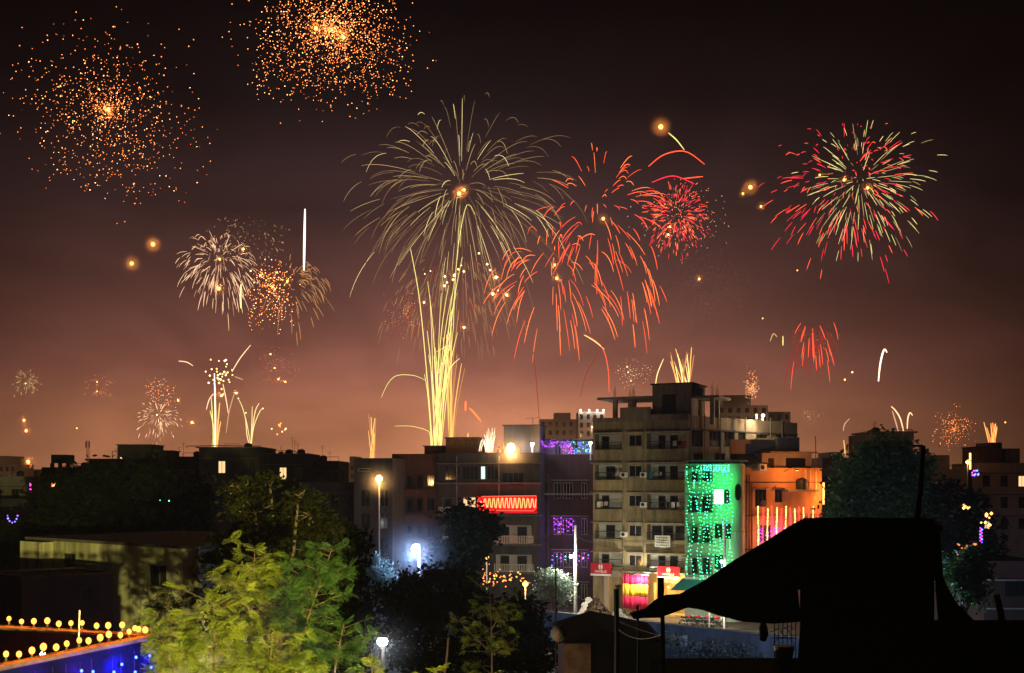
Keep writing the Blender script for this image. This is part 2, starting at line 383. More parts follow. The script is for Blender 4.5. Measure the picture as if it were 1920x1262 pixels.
f.part('shop_canopy', MB().box(f.u(1165), f.W, -.9, -.004, 4.5, 4.66), M['ledge'])
g = Fac(root, p1, p2)                                    # its long right flank
for xa, ya, xb, yb in ((1297, 806, 1318, 838), (1330, 808, 1352, 838), (1358, 810, 1378, 838), (1384, 812, 1398, 838), (1418, 815, 1440, 842), (1455, 816, 1476, 842)):
    g.window(g.rect(xa, ya, xb, yb), 3, 'framed')
for pr in ((1300, 850, 1318, 872), (1340, 850, 1360, 872)): g.window(g.rect(*pr), 2, 'framed')
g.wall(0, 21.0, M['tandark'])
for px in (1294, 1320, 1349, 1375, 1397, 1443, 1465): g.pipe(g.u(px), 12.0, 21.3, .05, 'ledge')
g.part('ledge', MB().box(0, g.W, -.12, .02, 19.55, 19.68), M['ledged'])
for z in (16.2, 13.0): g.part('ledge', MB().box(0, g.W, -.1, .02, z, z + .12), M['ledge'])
nb = Vector((-f.d.y, f.d.x))
bk0 = Vector(p0) + nb * 19; bk1 = Vector(p2) + Vector((-g.d.y, g.d.x)) * 4
poly = [Vector(p0), Vector(p1), Vector(p2), bk1, bk0]
inv = (Matrix.Translation((*p0, 0)) @ Matrix.Rotation(f.rz, 4, 'Z')).inverted()
lp = [(inv @ Vector((q[0], q[1], 0))) for q in poly]
mb = MB()
for i in (2, 3, 4):
    q, r_ = lp[i], lp[(i + 1) % 5]; mb.quad((q.x, q.y, 0), (r_.x, r_.y, 0), (r_.x, r_.y, 20.5), (q.x, q.y, 20.5))
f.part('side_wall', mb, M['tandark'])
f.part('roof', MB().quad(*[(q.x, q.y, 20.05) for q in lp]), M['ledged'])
# stepped parapets, columns, slab on stilts and stair head of the unfinished top floor
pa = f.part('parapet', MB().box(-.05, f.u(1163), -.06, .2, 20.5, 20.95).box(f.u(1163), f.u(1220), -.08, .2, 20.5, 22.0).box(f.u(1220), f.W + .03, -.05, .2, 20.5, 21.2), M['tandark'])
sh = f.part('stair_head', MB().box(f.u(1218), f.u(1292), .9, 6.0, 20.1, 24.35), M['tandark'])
f.part('roof_slab', MB().box(f.u(1218) - .15, f.u(1292) + .2, .7, 6.2, 24.35, 24.5), M['ledged'], sh)
f.part('doorway', MB().box(f.u(1237), f.u(1262), .84, .95, 20.4, 23.3), M['black'], sh)
f.part('concrete_slab', MB().box(f.u(1117), f.u(1217), .4, 6.4, 22.95, 23.2), M['ledge'])
f.part('concrete_slab', MB().box(f.u(1294), f.u(1333) + .5, 1.2, 6.2, 22.85, 23.1), M['ledge'])
for px, yy in ((1145, 1.2), (1178, 1.6), (1326, 1.8), (1150, 5.2), (1318, 5.4)):
    f.part('column', MB().box(f.u(px) - .22, f.u(px) + .22, yy, yy + .45, 20.1, 22.95), M['ledge'])
    rb = MB()
    for k in range(4): rb.tube([(f.u(px) - .12 + .08 * k, yy + .1 + .06 * (k % 2), 23.1), (f.u(px) - .14 + .09 * k, yy + .1, 24.0 + .25 * (k % 3))], .018, 4)
    f.part('rebar', rb, M['iron'])
f.part('water_tank', MB().tube([(f.u(1196), 3, 20.1), (f.u(1196), 3, 21.9), (f.u(1196), 3, 22.1)], [.8, .8, .25], 14), M['tank'])
TANF, TANG, TANROOT = f, g, root
for px, i in ((1171, 1), (1208, 3), (1171, 3), (1208, 2)):
    z = LZ[i] - 1.5; a_ = f.part('air_conditioner', MB().box(f.u(px) - .36, f.u(px) + .36, -.34, -.004, z, z + .55), M['white'], bevel=.02); f.part('fan_grille', MB().disc((f.u(px) - .06, z + .28), .2, -.346), M['iron'], a_)
rgl = random.Random(6)
for px0, px1, i in ((1120, 1140, 2), (1146, 1160, 3), (1218, 1238, 3), (1250, 1270, 2), (1262, 1280, 4)):
    zz = LZ[i] - 1.75 + .82; x = f.u(px0)
    while x < f.u(px1):
        wd = rgl.uniform(.22, .45); hh = rgl.uniform(.35, .7); f.part('laundry', MB().quad((x, -.09, zz - hh), (x + wd, -.10, zz - hh + rgl.uniform(-.05, .05)), (x + wd, -.075, zz), (x, -.075, zz)), M[rgl.choice(['white', 'cred', 'banner', 'teal', 'cloth', 'pale'])]); x += wd + rgl.uniform(.03, .3)
for px in (1169, 1207): f.pipe(f.u(px), .2, 20.4, .05, 'ledge')

# ---------------------------------------------------------- green-lit house
p0, p1 = gp(1284, 111.5), gp(1392, 110.0)
root, f = building('green_lit_house', 'narrow mint house glowing green under curtains of green lights', p0, p1)
W = f.W; xr = f.u(1372)
for zt, zb_ in ((15.3, 14.1), (12.75, 11.0), (9.65, 7.9), (6.5, 4.7)):
    f.balcony((f.u(1290), f.u(1336), zb_, zt), [(.12, .36), (.55, .85)], .75, 1.0, 'h', 'green')
    f.chajja(f.u(1279), f.u(1340), zt + .02, .6, 'ledge'); f.chajja(f.u(1286), f.u(1338), zb_ - .14, .35, 'inner')
f.window(f.rect(1338, 917, 1357, 946), 1, 'frame', 'winw', .12)
for r in ((1358, 982, 1371, 1010), (1340, 982, 1354, 1010), (1340, 1040, 1356, 1068), (1358, 918, 1368, 944)): f.window(f.rect(*r), 2, 'framed')
f.wall(0, 15.9, M['green'], x1=xr)
# rounded corner and its oval window
rc = W - xr; mb = MB(); pts = [(xr + rc * math.sin(a), rc - rc * math.cos(a)) for a in [R(90) * k / 8 for k in range(9)]]
for (xa, ya), (xb, yb) in zip(pts, pts[1:]): mb.quad((xa, ya, 0), (xb, yb, 0), (xb, yb, 15.9), (xa, ya, 15.9))
mb.quad((W, rc, 0), (W, 6, 0), (W, 6, 15.9), (W, rc, 15.9))
f.part('rounded_corner', mb, M['green'], smooth=True)
f.part('side_wall', MB().quad((0, 6, 0), (0, 0, 0), (0, 0, 15.9), (0, 6, 15.9)).quad((W, 6, 0), (0, 6, 0), (0, 6, 15.9), (W, 6, 15.9)), M['green'])
ov = MB(); oz0, oz1 = f.z(1382, 938), f.z(1382, 908); om = (oz0 + oz1) / 2; cxo = xr + rc * math.sin(R(35)); cyo = rc - rc * math.cos(R(35)); tx, ty = math.cos(R(35)), math.sin(R(35))
ring = [(.34 * math.cos(t), (oz1 - oz0) / 2 * math.copysign(abs(math.sin(t)) ** .6, math.sin(t))) for t in [2 * math.pi * k / 20 for k in range(20)]]
ov.tube([(cxo + a * tx + .03, cyo + a * ty - .05, om + b) for a, b in ring + ring[:1]], .06, 5)
wv = f.part('oval_window', ov, M['framed'])
f.part('pane', MB().quad(*[(cxo + a * tx + .04, cyo + a * ty - .05, om + b) for a, b in ring]), M['glass'], wv)
f.part('roof', MB().box(0, xr, .05, 6, 15.6, 15.8), M['ledged'])
f.part('roof_awning', MB().box(f.u(1281), f.u(1398), -.9, 4.5, 16.15, 16.28).box(f.u(1286), f.u(1288), -.8, -.72, 15.9, 16.15).box(f.u(1388), f.u(1390), .4, .48, 15.9, 16.15), M['ledged'])
f.part('shop_awning', MB().quad((f.u(1262), -2.6, 3.3), (f.u(1330), -2.6, 3.3), (f.u(1330), -.1, 4.3), (f.u(1280), -.1, 4.3)), M['teal'])
f.part('shop_fascia', MB().box(.05, xr, -.3, -.005, 4.1, 4.45), M['white'])
GREENF = f
def lights_on(fc, name, label, cat, strands, m, n_per_m, r, parent_wire='iron', group=None, jitter=.05, out=.25, seed=1, mats=None):
    """one curtain of little lamps: a thing of its own; strands in facade coordinates [(x, z0, z1)]"""
    rg = random.Random(seed); rt = empty(name, (fc.p0.x, fc.p0.y, 0), fc.rz); tag(rt, label, cat, group)
    wire = MB(); bl = {}
    for k, (x, za, zb) in enumerate(strands):
        ph = rg.random() * 6; pts = []; z = zb; ms = mats[k % len(mats)] if mats else m
        while z > za:
            xx = x + jitter * math.sin(z * 1.3 + ph) + rg.uniform(-.02, .02); yy = -out - .06 * math.sin(z * .9 + ph)
            pts.append((xx, yy, z)); q = ms if isinstance(ms, str) else rg.choice(ms)
            bl.setdefault(q, MB()).octa((xx, yy - .03, z), r * rg.uniform(.7, 1.25)); z -= rg.uniform(.6, 1.4) / n_per_m
        if len(pts) > 1: wire.tube(pts, .008, 3)
    wire.build('wire', M[parent_wire], rt)
    for q, b_ in bl.items():
        o = b_.build('diodes', E[q], rt); o['kind'] = 'stuff'
    return rt
st = []
rg = random.Random(3)
for px, ya, yb in ((1292, 876, 1080), (1300, 878, 1085), (1306, 876, 960), (1312, 874, 1088), (1318, 876, 1085), (1325, 874, 1010), (1330, 876, 1090), (1337, 874, 1088), (1343, 874, 1070), (1349, 873, 1086), (1356, 875, 1080), (1362, 874, 1010), (1367, 876, 1085), (1372, 890, 1070)):
    st.append((f.u(px), f.z(px, yb), f.z(px, ya)))
gl = lights_on(f, 'fairy_light_curtain', 'curtain of green fairy lights hanging down the mint house', 'fairy lights', st, 'ledg', 2.7, .062, jitter=.16, out=.95, seed=5, mats=['ledg', 'ledg', ['ledg', 'ledc'], 'ledg'])
for (px, py, pw) in ((1352, 905, 170), (1366, 955, 170), (1330, 985, 120), (1355, 1040, 110), (1310, 890, 110), (1378, 900, 110)):
    point_light('green_glow', (f.u(px), -1.3, f.z(px, py)), pw * .55, (.008, 1, .13), gl, .3)
st = [(f.u(px), f.z(px, 884), f.z(px, 873)) for px in range(1318, 1372, 3)]
lights_on(f, 'fairy_light_swag', 'dense swag of aqua fairy lights along the top of the mint house', 'fairy lights', st, 'ledc', 5, .05, out=1.05, seed=9)

# ---------------------------------------------------------- orange-lit house
p0, p1 = gp(1393, 114.0), gp(1541, 117.0)
root, f = building('orange_lit_house', 'peach house washed in orange light right of the green-lit house', p0, p1)
for r, n in (((1416, 918, 1437, 950), 3), ((1453, 918, 1467, 942), 2), ((1500, 980, 1524, 1010), 3), ((1425, 985, 1445, 1015), 3)):
    f.window(f.rect(*r), n, 'framed')
for xa, xb, y in ((1412, 1441, 914), (1450, 1472, 914), (1408, 1528, 968)): f.chajja(f.u(xa), f.u(xb), f.z(1440, y), .5, 'orange')
f.wall(0, 15.55, M['orange']); shell(f, 10, 15.55, M['orange'])
f.part('water_tank_shelf', MB().box(f.u(1466), f.u(1529), -1.2, .02, f.z(1490, 922), f.z(1490, 918)), M['ledge'])
zt = f.z(1490, 918)
f.part('water_tank', MB().tube([(f.u(1497), -.62, zt), (f.u(1497), -.62, zt + .95), (f.u(1497), -.62, zt + 1.1), (f.u(1497), -.62, zt + 1.25)], [.6, .6, .5, .15], 16), M['tank'])
ac = f.part('air_conditioner', MB().box(f.u(1420), f.u(1434), -.45, -.03, f.z(1427, 883), f.z(1427, 870)), M['white'], bevel=.03)
f.part('fan_grille', MB().disc((f.u(1425.5), f.z(1427, 876.5)), .24, -.462), M['iron'], ac)
for px in (1399, 1404, 1409): f.pipe(f.u(px), 2, f.z(1404, 890 if px < 1405 else 905), .045, 'brownw')
for px in (1509, 1518, 1528): f.pipe(f.u(px), f.z(px, 918), f.z(px, 882), .05, 'white', .2)
for y in (905, 967, 1030): f.part('string_course', MB().box(0, f.W, -.06, .01, f.z(1440, y), f.z(1440, y) + .09), M['brownw'])
dish = f.part('satellite_dish', MB().tube([(f.u(1427), -.5, f.z(1427, 944)), (f.u(1427), -.42, f.z(1427, 944)), (f.u(1427), -.3, f.z(1427, 944))], [.38, .3, .05], 14), M['ledged'])
# upper floors set back on the roof
up = f.part('upper_storey', MB().box(f.u(1440), f.u(1534), 1.2, 8, 14.8, f.z(1480, 851) + .1), M['pale'])
f.part('window', MB().box(f.u(1485), f.u(1521), 1.1, 1.19, f.z(1500, 877), f.z(1500, 859)), M['glass'], up)
f.part('doorway', MB().box(f.u(1452), f.u(1462), 1.1, 1.19, f.z(1456, 880), f.z(1456, 859)), M['black'], up)
f.part('roof_slab', MB().box(f.u(1448), f.u(1537), .3, 8.2, f.z(1480, 851) + .1, f.z(1480, 848) + .1), M['ledge'], up)
zp = f.z(1480, 848) + .1
tp = f.part('terrace_wall', MB().box(f.u(1397), f.u(1480), 3.0, 3.2, 14.8, f.z(1440, 822)).box(f.u(1480), f.u(1521), 2.2, 7.5, zp, f.z(1500, 818)), M['pale'])
f.part('awning', MB().quad((f.u(1393), 0.2, f.z(1420, 876)), (f.u(1450), 0.2, f.z(1420, 876)), (f.u(1446), 2.9, f.z(1420, 850)), (f.u(1397), 2.9, f.z(1420, 850))), M['ledged'])
f.part('roof_pole', MB().tube([(f.u(1533), .3, 15.5), (f.u(1532), .3, f.z(1532, 818))], .05, 6), M['rust'])
lamp = empty('tube_lamp', (f.p0.x, f.p0.y, 0), f.rz); tag(lamp, 'vertical orange tube lamp at the right edge of the peach house', 'lamp')
za, zb = f.z(1537, 946), f.z(1537, 905)
MB().tube([(f.u(1538), -.6, za), (f.u(1538), -.6, zb)], .09, 8).build('tube', E['tubeo'], lamp); MB().box(f.u(1538) - .05, f.u(1538) + .05, -.5, -.02, zb - .2, zb).build('bracket', M['iron'], lamp)
for zz, xx, p_ in ((zb - .3, 1538, 260), (za + .3, 1538, 220)): point_light('orange_glow', (f.u(xx) - .5, -1.4, zz), p_, (1, .30, .05), lamp, .15)
fl = empty('flood_lamp', (f.p0.x, f.p0.y, 0), f.rz); tag(fl, 'small sodium lamp on an arm in front of the peach house wall', 'lamp')
fx, fz = f.u(1470), f.z(1470, 893)
MB().tube([(fx, -.02, fz + .5), (fx, -1.6, fz + .9), (fx, -2.4, fz + .7)], .035, 6).build('arm', M['iron'], fl)
MB().box(fx - .16, fx + .16, -2.62, -2.3, fz + .6, fz + .72).build('head', M['iron'], fl, bevel=.02); MB().box(fx - .12, fx + .12, -2.58, -2.34, fz + .56, fz + .595).build('lens', E['tubeo'], fl)
point_light('orange_glow', (fx, -2.46, fz + .35), 560, (1, .30, .05), fl, .2)
point_light('orange_glow', (f.u(1420), -2.2, f.z(1420, 1000)), 170, (1, .33, .06), fl, .2)
st = []; 
for k in range(14):
    px = 1413 + k * 8.5; ya = 950 + (k % 3) * 2
    st.append((f.u(px), f.z(px, 1046 + (8 if k < 4 else 0)), f.z(px, ya)))
lights_on(f, 'light_strand_curtain', 'curtain of red and yellow light strands low on the peach house', 'fairy lights', st, 'ledy', 8, .10, out=.9, seed=11, mats=['ledy', 'ledr'])
st = [(f.u(px), f.z(px, 1020), f.z(px, 990)) for px in (1419, 1423, 1440, 1446, 1452, 1458, 1464, 1470, 1476)]
vl = lights_on(f, 'violet_light_cluster', 'cluster of violet lamps behind the red and yellow strands', 'fairy lights', st, 'ledp', 3, .08, out=.6, seed=12, mats=[['ledp', 'ledm'], 'ledp'])
point_light('violet_glow', (f.u(1450), -1.0, f.z(1450, 1005)), 120, (.5, .1, 1), vl)
ORF = f

# ---------------------------------------------------------- house with the red rope light
p0, p1 = gp(821, 124.0), gp(1012, 122.0)
root, f = building('balcony_house', 'dark balcony house with a glowing red rope light on its parapet', p0, p1)
f.window(f.rect(834, 874, 862, 900), 4, 'framed'); f.window(f.rect(866, 874, 896, 900), 4, 'framed')
f.window(f.rect(901, 874, 910, 899), 1, 'frame', 'win'); f.window(f.rect(913, 874, 934, 900), 3, 'framed'); f.window(f.rect(942, 886, 982, 910), 4, 'framed')
for (ya, yb) in ((932, 964), (985, 1019), (1040, 1072)):
    f.balcony(f.rect(822, ya, 862, yb), [(.2, .5)], .8, 1.1, 'v', 'ledged', rm='inner'); f.window(f.rect(868, ya, 892, yb - 8), 3, 'frame', 'winy' if ya == 932 else 'glass')
    if ya != 932: f.balcony(f.rect(926, ya, 1000, yb), [(.12, .35), (.55, .8)], .85, 1.2, 'v', 'pale', rm='inner')
    else: f.window(f.rect(905, ya, 990, yb - 4), 6, 'framed')
    f.chajja(-.1, f.W + .3, f.z(910, yb + 3), .5, 'ledged', .16)
f.chajja(-.1, f.W + .3, f.z(910, 908), .6, 'ledged', .2); f.chajja(-.1, f.W + .3, f.z(910, 870), .5, 'ledged', .14)
f.wall(0, f.z(910, 849), M['navy']); shell(f, 12, f.z(910, 849), M['navy'])
b1 = block(f, 'stair_head', (828, 820, 889, 850), 2, 7, 'rust', 16.5); b2 = block(f, 'tank_room', (934, 795, 1003, 850), 3.5, 8, 'grey', 16.5)
f.part('pipe', MB().tube([(f.u(857), -.15, 5), (f.u(857), -.15, 17)], .05, 6).tube([(f.u(936), -.15, 9.5), (f.u(936), -.15, 17)], .06, 6), M['ledge'])
f.part('antenna', MB().tube([(f.u(986), 5, f.z(986, 795)), (f.u(986), 5, f.z(986, 778))], .03, 4).tube([(f.u(972), 5, f.z(986, 780)), (f.u(1000), 5, f.z(986, 778))], .02, 4), M['iron'])
JF = f
rp_ = empty('rope_light', (f.p0.x, f.p0.y, 0), f.rz); tag(rp_, 'red zigzag rope light glowing on a balcony parapet', 'rope light')
xa, xb = f.u(899), f.u(1007); n = 54; zc, am = f.z(950, 943), .52; pts = []
for k in range(n + 1):
    x = xa + (xb - xa) * k / n; s_ = 1 if (k // 2) % 2 else -1
    pts.append((x, -.78 + .02 * math.sin(k), zc + s_ * am * (1 if 3 < k else .4) + .06 * math.sin(k * 1.7)))
MB().tube(pts, .055, 5).build('rope', E['ropey'], rp_)
f2 = MB().tube([(xa, -.75, zc - .8), (xa - .1, -.75, zc), (xa + .2, -.75, zc + .7), (xb, -.75, zc + .8), (xb, -.75, zc - .5), (xb - .3, -.75, zc - .85), (xa, -.75, zc - .8)], .05, 5); f2.build('border_rope', E['rope'], rp_)
MB().box(xa - .1, xb + .1, -.72, -.64, zc - 1.15, zc + .75).build('backing_cloth', M['cred'], rp_)
for t in (.08, .3, .5, .7, .92): point_light('red_glow', (xa + (xb - xa) * t, -1.5, zc + .1), 95, (1, .03, .02), rp_, .2)

# ---------------------------------------------------------- maroon house with violet windows
p0, p1 = gp(1013, 126.0), gp(1113, 125.0)
root, f = building('maroon_house', 'maroon house with violet-lit windows behind the concrete lamp pole', p0, p1)
for (ya, yb, m_) in ((905, 935, 'glass'), (972, 1003, 'glass'), (1035, 1064, 'glass'), (1095, 1125, 'glass')):
    f.window(f.rect(1038, ya, 1052, yb), 2, 'frame', m_, rail=True); f.window(f.rect(1056, ya, 1074, yb), 3, 'frame', m_, rail=True); f.window(f.rect(1090, ya, 1101, yb), 2, 'frame', m_, rail=True)
    f.chajja(f.u(1034), f.u(1104), f.z(1060, ya - 4), .5, 'ledge')
for r in ((1018, 905, 1028, 940), (1018, 972, 1028, 1003)): f.window(f.rect(*r), 1, 'framed')
f.wall(0, f.z(1060, 852), M['plum']); shell(f, 10, f.z(1060, 852), M['plum'])
f.part('ledge', MB().box(-.02, f.W, -.4, .01, f.z(1060, 928), f.z(1060, 925)), M['ledge']); f.pipe(f.u(1028), 0, 15, .06)
for nm_, lb, r, ms in (('violet_light_string', 'violet fairy lights round the upper windows of the maroon house', (1040, 968, 1076, 1000), ['ledp', ['ledp', 'ledm']]),
                      ('mixed_light_string', 'violet and blue fairy lights round the lower windows of the maroon house', (1036, 1034, 1104, 1062), [['ledp', 'ledm', 'ledb'], ['ledm', 'ledc', 'ledp']])):
    a, b, c, d = f.rect(*r); rg = random.Random(len(lb)); n = 8
    v = lights_on(f, nm_, lb, 'fairy lights', [(a + (b - a) * k / n, c + rg.uniform(0, .8), d - rg.uniform(0, .8)) for k in range(n + 1)], 'ledp', 2.2, .07, out=.5, seed=len(lb), mats=ms)
    for t in (.2, .8): point_light('violet_glow', (a + (b - a) * t, -1.0, (c + d) / 2), 55, (.45, .06, 1), v, .15)
KF = f

# ---------------------------------------------------------- roof terrace lights of the balcony and maroon houses
zr = JF.z(1000, 849) - .8
pg = empty('roof_pergola', (KF.p0.x, KF.p0.y, 0), KF.rz); tag(pg, 'low roof pergola hung with violet lights beside the tank room', 'pergola')
za = KF.z(1060, 824)
MB().box(KF.u(1006), KF.u(1108), 1.2, 5.0, za, za + .1).build('canopy', M['ledged'], pg)
for px in (1008, 1040, 1072, 1105):
    for yy in (1.3, 4.8): MB().box(KF.u(px) - .06, KF.u(px) + .06, yy, yy + .12, zr - .3, za).build('post', M['iron'], pg)
MB().quad((KF.u(1010), 4.9, zr), (KF.u(1106), 4.9, zr), (KF.u(1106), 4.9, za), (KF.u(1010), 4.9, za)).build('back_screen', M['inner'], pg)
rg = random.Random(21)
def roof_lights(name, label, px0, px1, py0, py1, n, ms, r=.07, glow=None):
    rt = empty(name, (KF.p0.x, KF.p0.y, 0), KF.rz); tag(rt, label, 'fairy lights'); bl = {}; pts = []
    for k in range(n):
        px, py = rg.uniform(px0, px1), rg.uniform(py0, py1); p = (KF.u(px), .9 + rg.uniform(-.3, .6), KF.z(px, py)); pts.append(p)
        bl.setdefault(rg.choice(ms), MB()).octa(p, r * rg.uniform(.6, 1.3))
    MB().tube(sorted(pts), .01, 3).build('wire', M['iron'], rt)
    for q, b_ in bl.items(): b_.build('diodes', E[q], rt)['kind'] = 'stuff'
    if glow: point_light('glow', (KF.u((px0 + px1) / 2), .9, KF.z(px0, (py0 + py1) / 2)), glow[0], glow[1], rt, .3)
    return rt
roof_lights('violet_light_net', 'net of violet lights under the roof pergola', 1010, 1065, 826, 838, 60, ['ledp'], .06, (70, (.35, .05, 1)))
roof_lights('magenta_light_net', 'magenta lights heaped on the roof below the aqua ones', 1054, 1075, 833, 850, 34, ['ledm', 'ledm', 'ledp'], .06, (60, (1, .05, .6)))
roof_lights('aqua_light_net', 'aqua and blue lights at the right end of the roof terrace', 1064, 1108, 826, 850, 50, ['ledc', 'ledb', 'ledg', 'ledb'], .06, (70, (.05, .7, 1)))
def lamp_post(name, label, base, h, head_h, power, c, em, arm=.0, pole='pole', hr=.22, rad=.055, cone=None, puff=0):
    rt = empty(name, base); tag(rt, label, 'lamp')
    MB().tube([(0, 0, 0), (0, 0, h * .5), (0, 0, h)], [rad * 1.5, rad * 1.2, rad], 8).build('pole', M[pole], rt)
    if arm: MB().tube([(0, 0, head_h), (arm * .5, -.1, head_h + .15), (arm, -.15, head_h + .12)], .035, 6).build('arm', M[pole], rt)
    MB().box(arm - hr, arm + hr, -.15 - hr, -.15 + hr, head_h + .10, head_h + .2).build('shade', M['iron'], rt, bevel=.03)
    MB().ball((arm, -.15, head_h - .02), hr * .9, 10, 6).build('globe', E[em], rt, True)
    point_light('lamp_light', (arm, -.15 - hr * 1.4, head_h - hr * 1.2), power, c, rt, .2)
    if puff: halo_puff('smoke', (arm, -.15 - hr, head_h - hr * .5), puff * 1.5, .09 if c[2] < .5 else .04, (.9, .9, .9), rt)  # ball of smoke added for the lamp's halo
    return rt
pt = P(958, 838, 121); lamp_post('roof_flood_lamp', 'large orange sodium lamp blazing on the roof beside the tank room', (pt.x, pt.y + 2, JF.z(958, 849) - .8), .1 + pt.z - (JF.z(958, 849) - .8), pt.z - (JF.z(958, 849) - .8), 1500, (1, .48, .12), 'lampob', hr=.55, puff=2.2)
pt = P(998, 832, 123); lamp_post('roof_lamp', 'white lamp on the roof left of the violet pergola', (pt.x, pt.y, zr), pt.z - zr + .1, pt.z - zr, 350, (.85, .9, 1), 'lampw', hr=.24)
pt = P(1107, 830, 123); lamp_post('roof_lamp', 'white lamp on the roof right of the violet pergola', (pt.x, pt.y, zr), pt.z - zr + .1, pt.z - zr, 250, (.85, .95, 1), 'lampw', hr=.2)

# ---------------------------------------------------------- brown house, dark house with the sodium lamp
p0, p1 = gp(735, 125.0), gp(822, 124.5)
root, f = building('brown_house', 'red-brown house with deep dark balconies left of the balcony house', p0, p1)
for ya, yb in ((888, 916), (932, 962), (982, 1012), (1035, 1065)):
    f.balcony(f.rect(753, ya, 794, yb), [(.1, .4), (.6, .85)], .75, 1.3, 'h', 'brick'); f.window(f.rect(740, ya + 2, 749, yb - 4), 1, 'framed'); f.window(f.rect(800, ya + 2, 815, yb - 4), 2, 'framed')
    f.chajja(-.05, f.W + .02, f.z(780, yb + 4), .4, 'brick', .14)
f.wall(0, f.z(780, 851), M['brick']); shell(f, 10, f.z(780, 851), M['brick'])
block(f, 'stair_head', (790, 836, 826, 851), 2, 6, 'brick', 16.3)
p0, p1 = gp(664, 119.0), gp(736, 118.5)
root, f = building('plain_dark_house', 'dark plain house front behind the tall sodium lamp', p0, p1)
for ya, yb in ((918, 950), (962, 992), (1010, 1040), (1060, 1090)):
    f.window(f.rect(676, ya, 694, yb), 2, 'framed'); f.window(f.rect(712, ya, 728, yb), 2, 'framed')
f.window(f.rect(671, 878, 694, 884), 1, 'frame')
f.wall(0, f.z(700, 859), M['navy']); shell(f, 10, f.z(700, 859), M['navy'])
pt = P(711, 897, 110); lamp_post('tall_sodium_lamp', 'tall sodium street lamp in front of the plain dark house', (pt.x, pt.y, 0), pt.z + .1, pt.z, 900, (1, .5, .13), 'lampob', hr=.36, puff=1.5)

# ---------------------------------------------------------- dark skyline on the left
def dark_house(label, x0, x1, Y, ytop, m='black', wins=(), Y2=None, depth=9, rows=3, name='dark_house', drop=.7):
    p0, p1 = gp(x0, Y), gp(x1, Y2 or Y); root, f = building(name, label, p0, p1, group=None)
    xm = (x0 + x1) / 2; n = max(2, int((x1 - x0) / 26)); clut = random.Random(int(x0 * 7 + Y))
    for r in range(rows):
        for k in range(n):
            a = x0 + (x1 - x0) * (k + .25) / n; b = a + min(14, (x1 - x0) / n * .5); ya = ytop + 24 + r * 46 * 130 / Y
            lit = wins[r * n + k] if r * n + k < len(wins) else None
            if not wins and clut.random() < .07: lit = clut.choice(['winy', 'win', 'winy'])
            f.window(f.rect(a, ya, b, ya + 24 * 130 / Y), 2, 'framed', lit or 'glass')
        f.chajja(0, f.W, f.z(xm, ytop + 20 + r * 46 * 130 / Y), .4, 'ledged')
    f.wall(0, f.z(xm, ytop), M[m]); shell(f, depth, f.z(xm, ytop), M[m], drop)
    if ytop < 905:
        zz = f.z(xm, ytop)
        for _ in range(clut.randint(1, 2)):
            x = clut.uniform(.15, .85) * f.W; y = clut.uniform(1.5, depth - 2); f.part('water_tank', MB().tube([(x, y, zz - drop), (x, y, zz + .55), (x, y, zz + .7), (x, y, zz + .8)], [.5, .5, .4, .12], 12), M['tank'])
        for _ in range(clut.randint(1, 3)):
            x = clut.uniform(.05, .95) * f.W; y = clut.uniform(.6, 3); h = clut.uniform(.9, 2.2); f.part('antenna', MB().tube([(x, y, zz - drop), (x, y, zz + h)], .022, 4).tube([(x - .35, y, zz + h * .9), (x + .35, y, zz + h * .95)], .015, 4).tube([(x - .25, y, zz + h * .75), (x + .25, y, zz + h * .78)], .015, 4), M['iron'])
        x = clut.uniform(.1, .7) * f.W; f.part('pipe_rail', MB().tube([(x, .3, zz), (x, .3, zz + .5), (x + 1.8, .3, zz + .5), (x + 1.8, .3, zz)], .03, 4), M['iron'])
    return root, f
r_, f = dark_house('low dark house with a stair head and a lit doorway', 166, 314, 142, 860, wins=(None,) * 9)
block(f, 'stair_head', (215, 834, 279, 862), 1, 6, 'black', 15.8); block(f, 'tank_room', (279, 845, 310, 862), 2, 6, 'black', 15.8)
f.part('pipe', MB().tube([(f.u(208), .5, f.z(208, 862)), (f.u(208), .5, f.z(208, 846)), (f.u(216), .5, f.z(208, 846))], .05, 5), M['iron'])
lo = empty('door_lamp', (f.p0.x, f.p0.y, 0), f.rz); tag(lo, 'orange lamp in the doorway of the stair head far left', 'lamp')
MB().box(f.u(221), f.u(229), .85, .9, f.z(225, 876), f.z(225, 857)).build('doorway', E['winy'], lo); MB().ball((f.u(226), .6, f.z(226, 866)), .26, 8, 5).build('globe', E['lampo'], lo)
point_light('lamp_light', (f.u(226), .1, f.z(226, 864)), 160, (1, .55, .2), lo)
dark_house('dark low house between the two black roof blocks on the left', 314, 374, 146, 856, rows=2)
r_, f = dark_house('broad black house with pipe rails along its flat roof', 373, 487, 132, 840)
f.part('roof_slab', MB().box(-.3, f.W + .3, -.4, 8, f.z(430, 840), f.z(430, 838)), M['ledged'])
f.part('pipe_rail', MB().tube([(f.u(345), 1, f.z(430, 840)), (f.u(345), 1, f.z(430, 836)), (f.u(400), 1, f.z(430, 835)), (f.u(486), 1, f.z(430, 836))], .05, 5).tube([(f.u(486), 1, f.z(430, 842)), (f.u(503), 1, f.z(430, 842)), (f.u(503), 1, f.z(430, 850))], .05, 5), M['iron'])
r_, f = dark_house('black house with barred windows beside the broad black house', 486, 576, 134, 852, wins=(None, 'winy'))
f.part('roof_slab', MB().box(-.1, f.W + .2, -.3, 8, f.z(530, 852), f.z(530, 850)), M['ledged'])
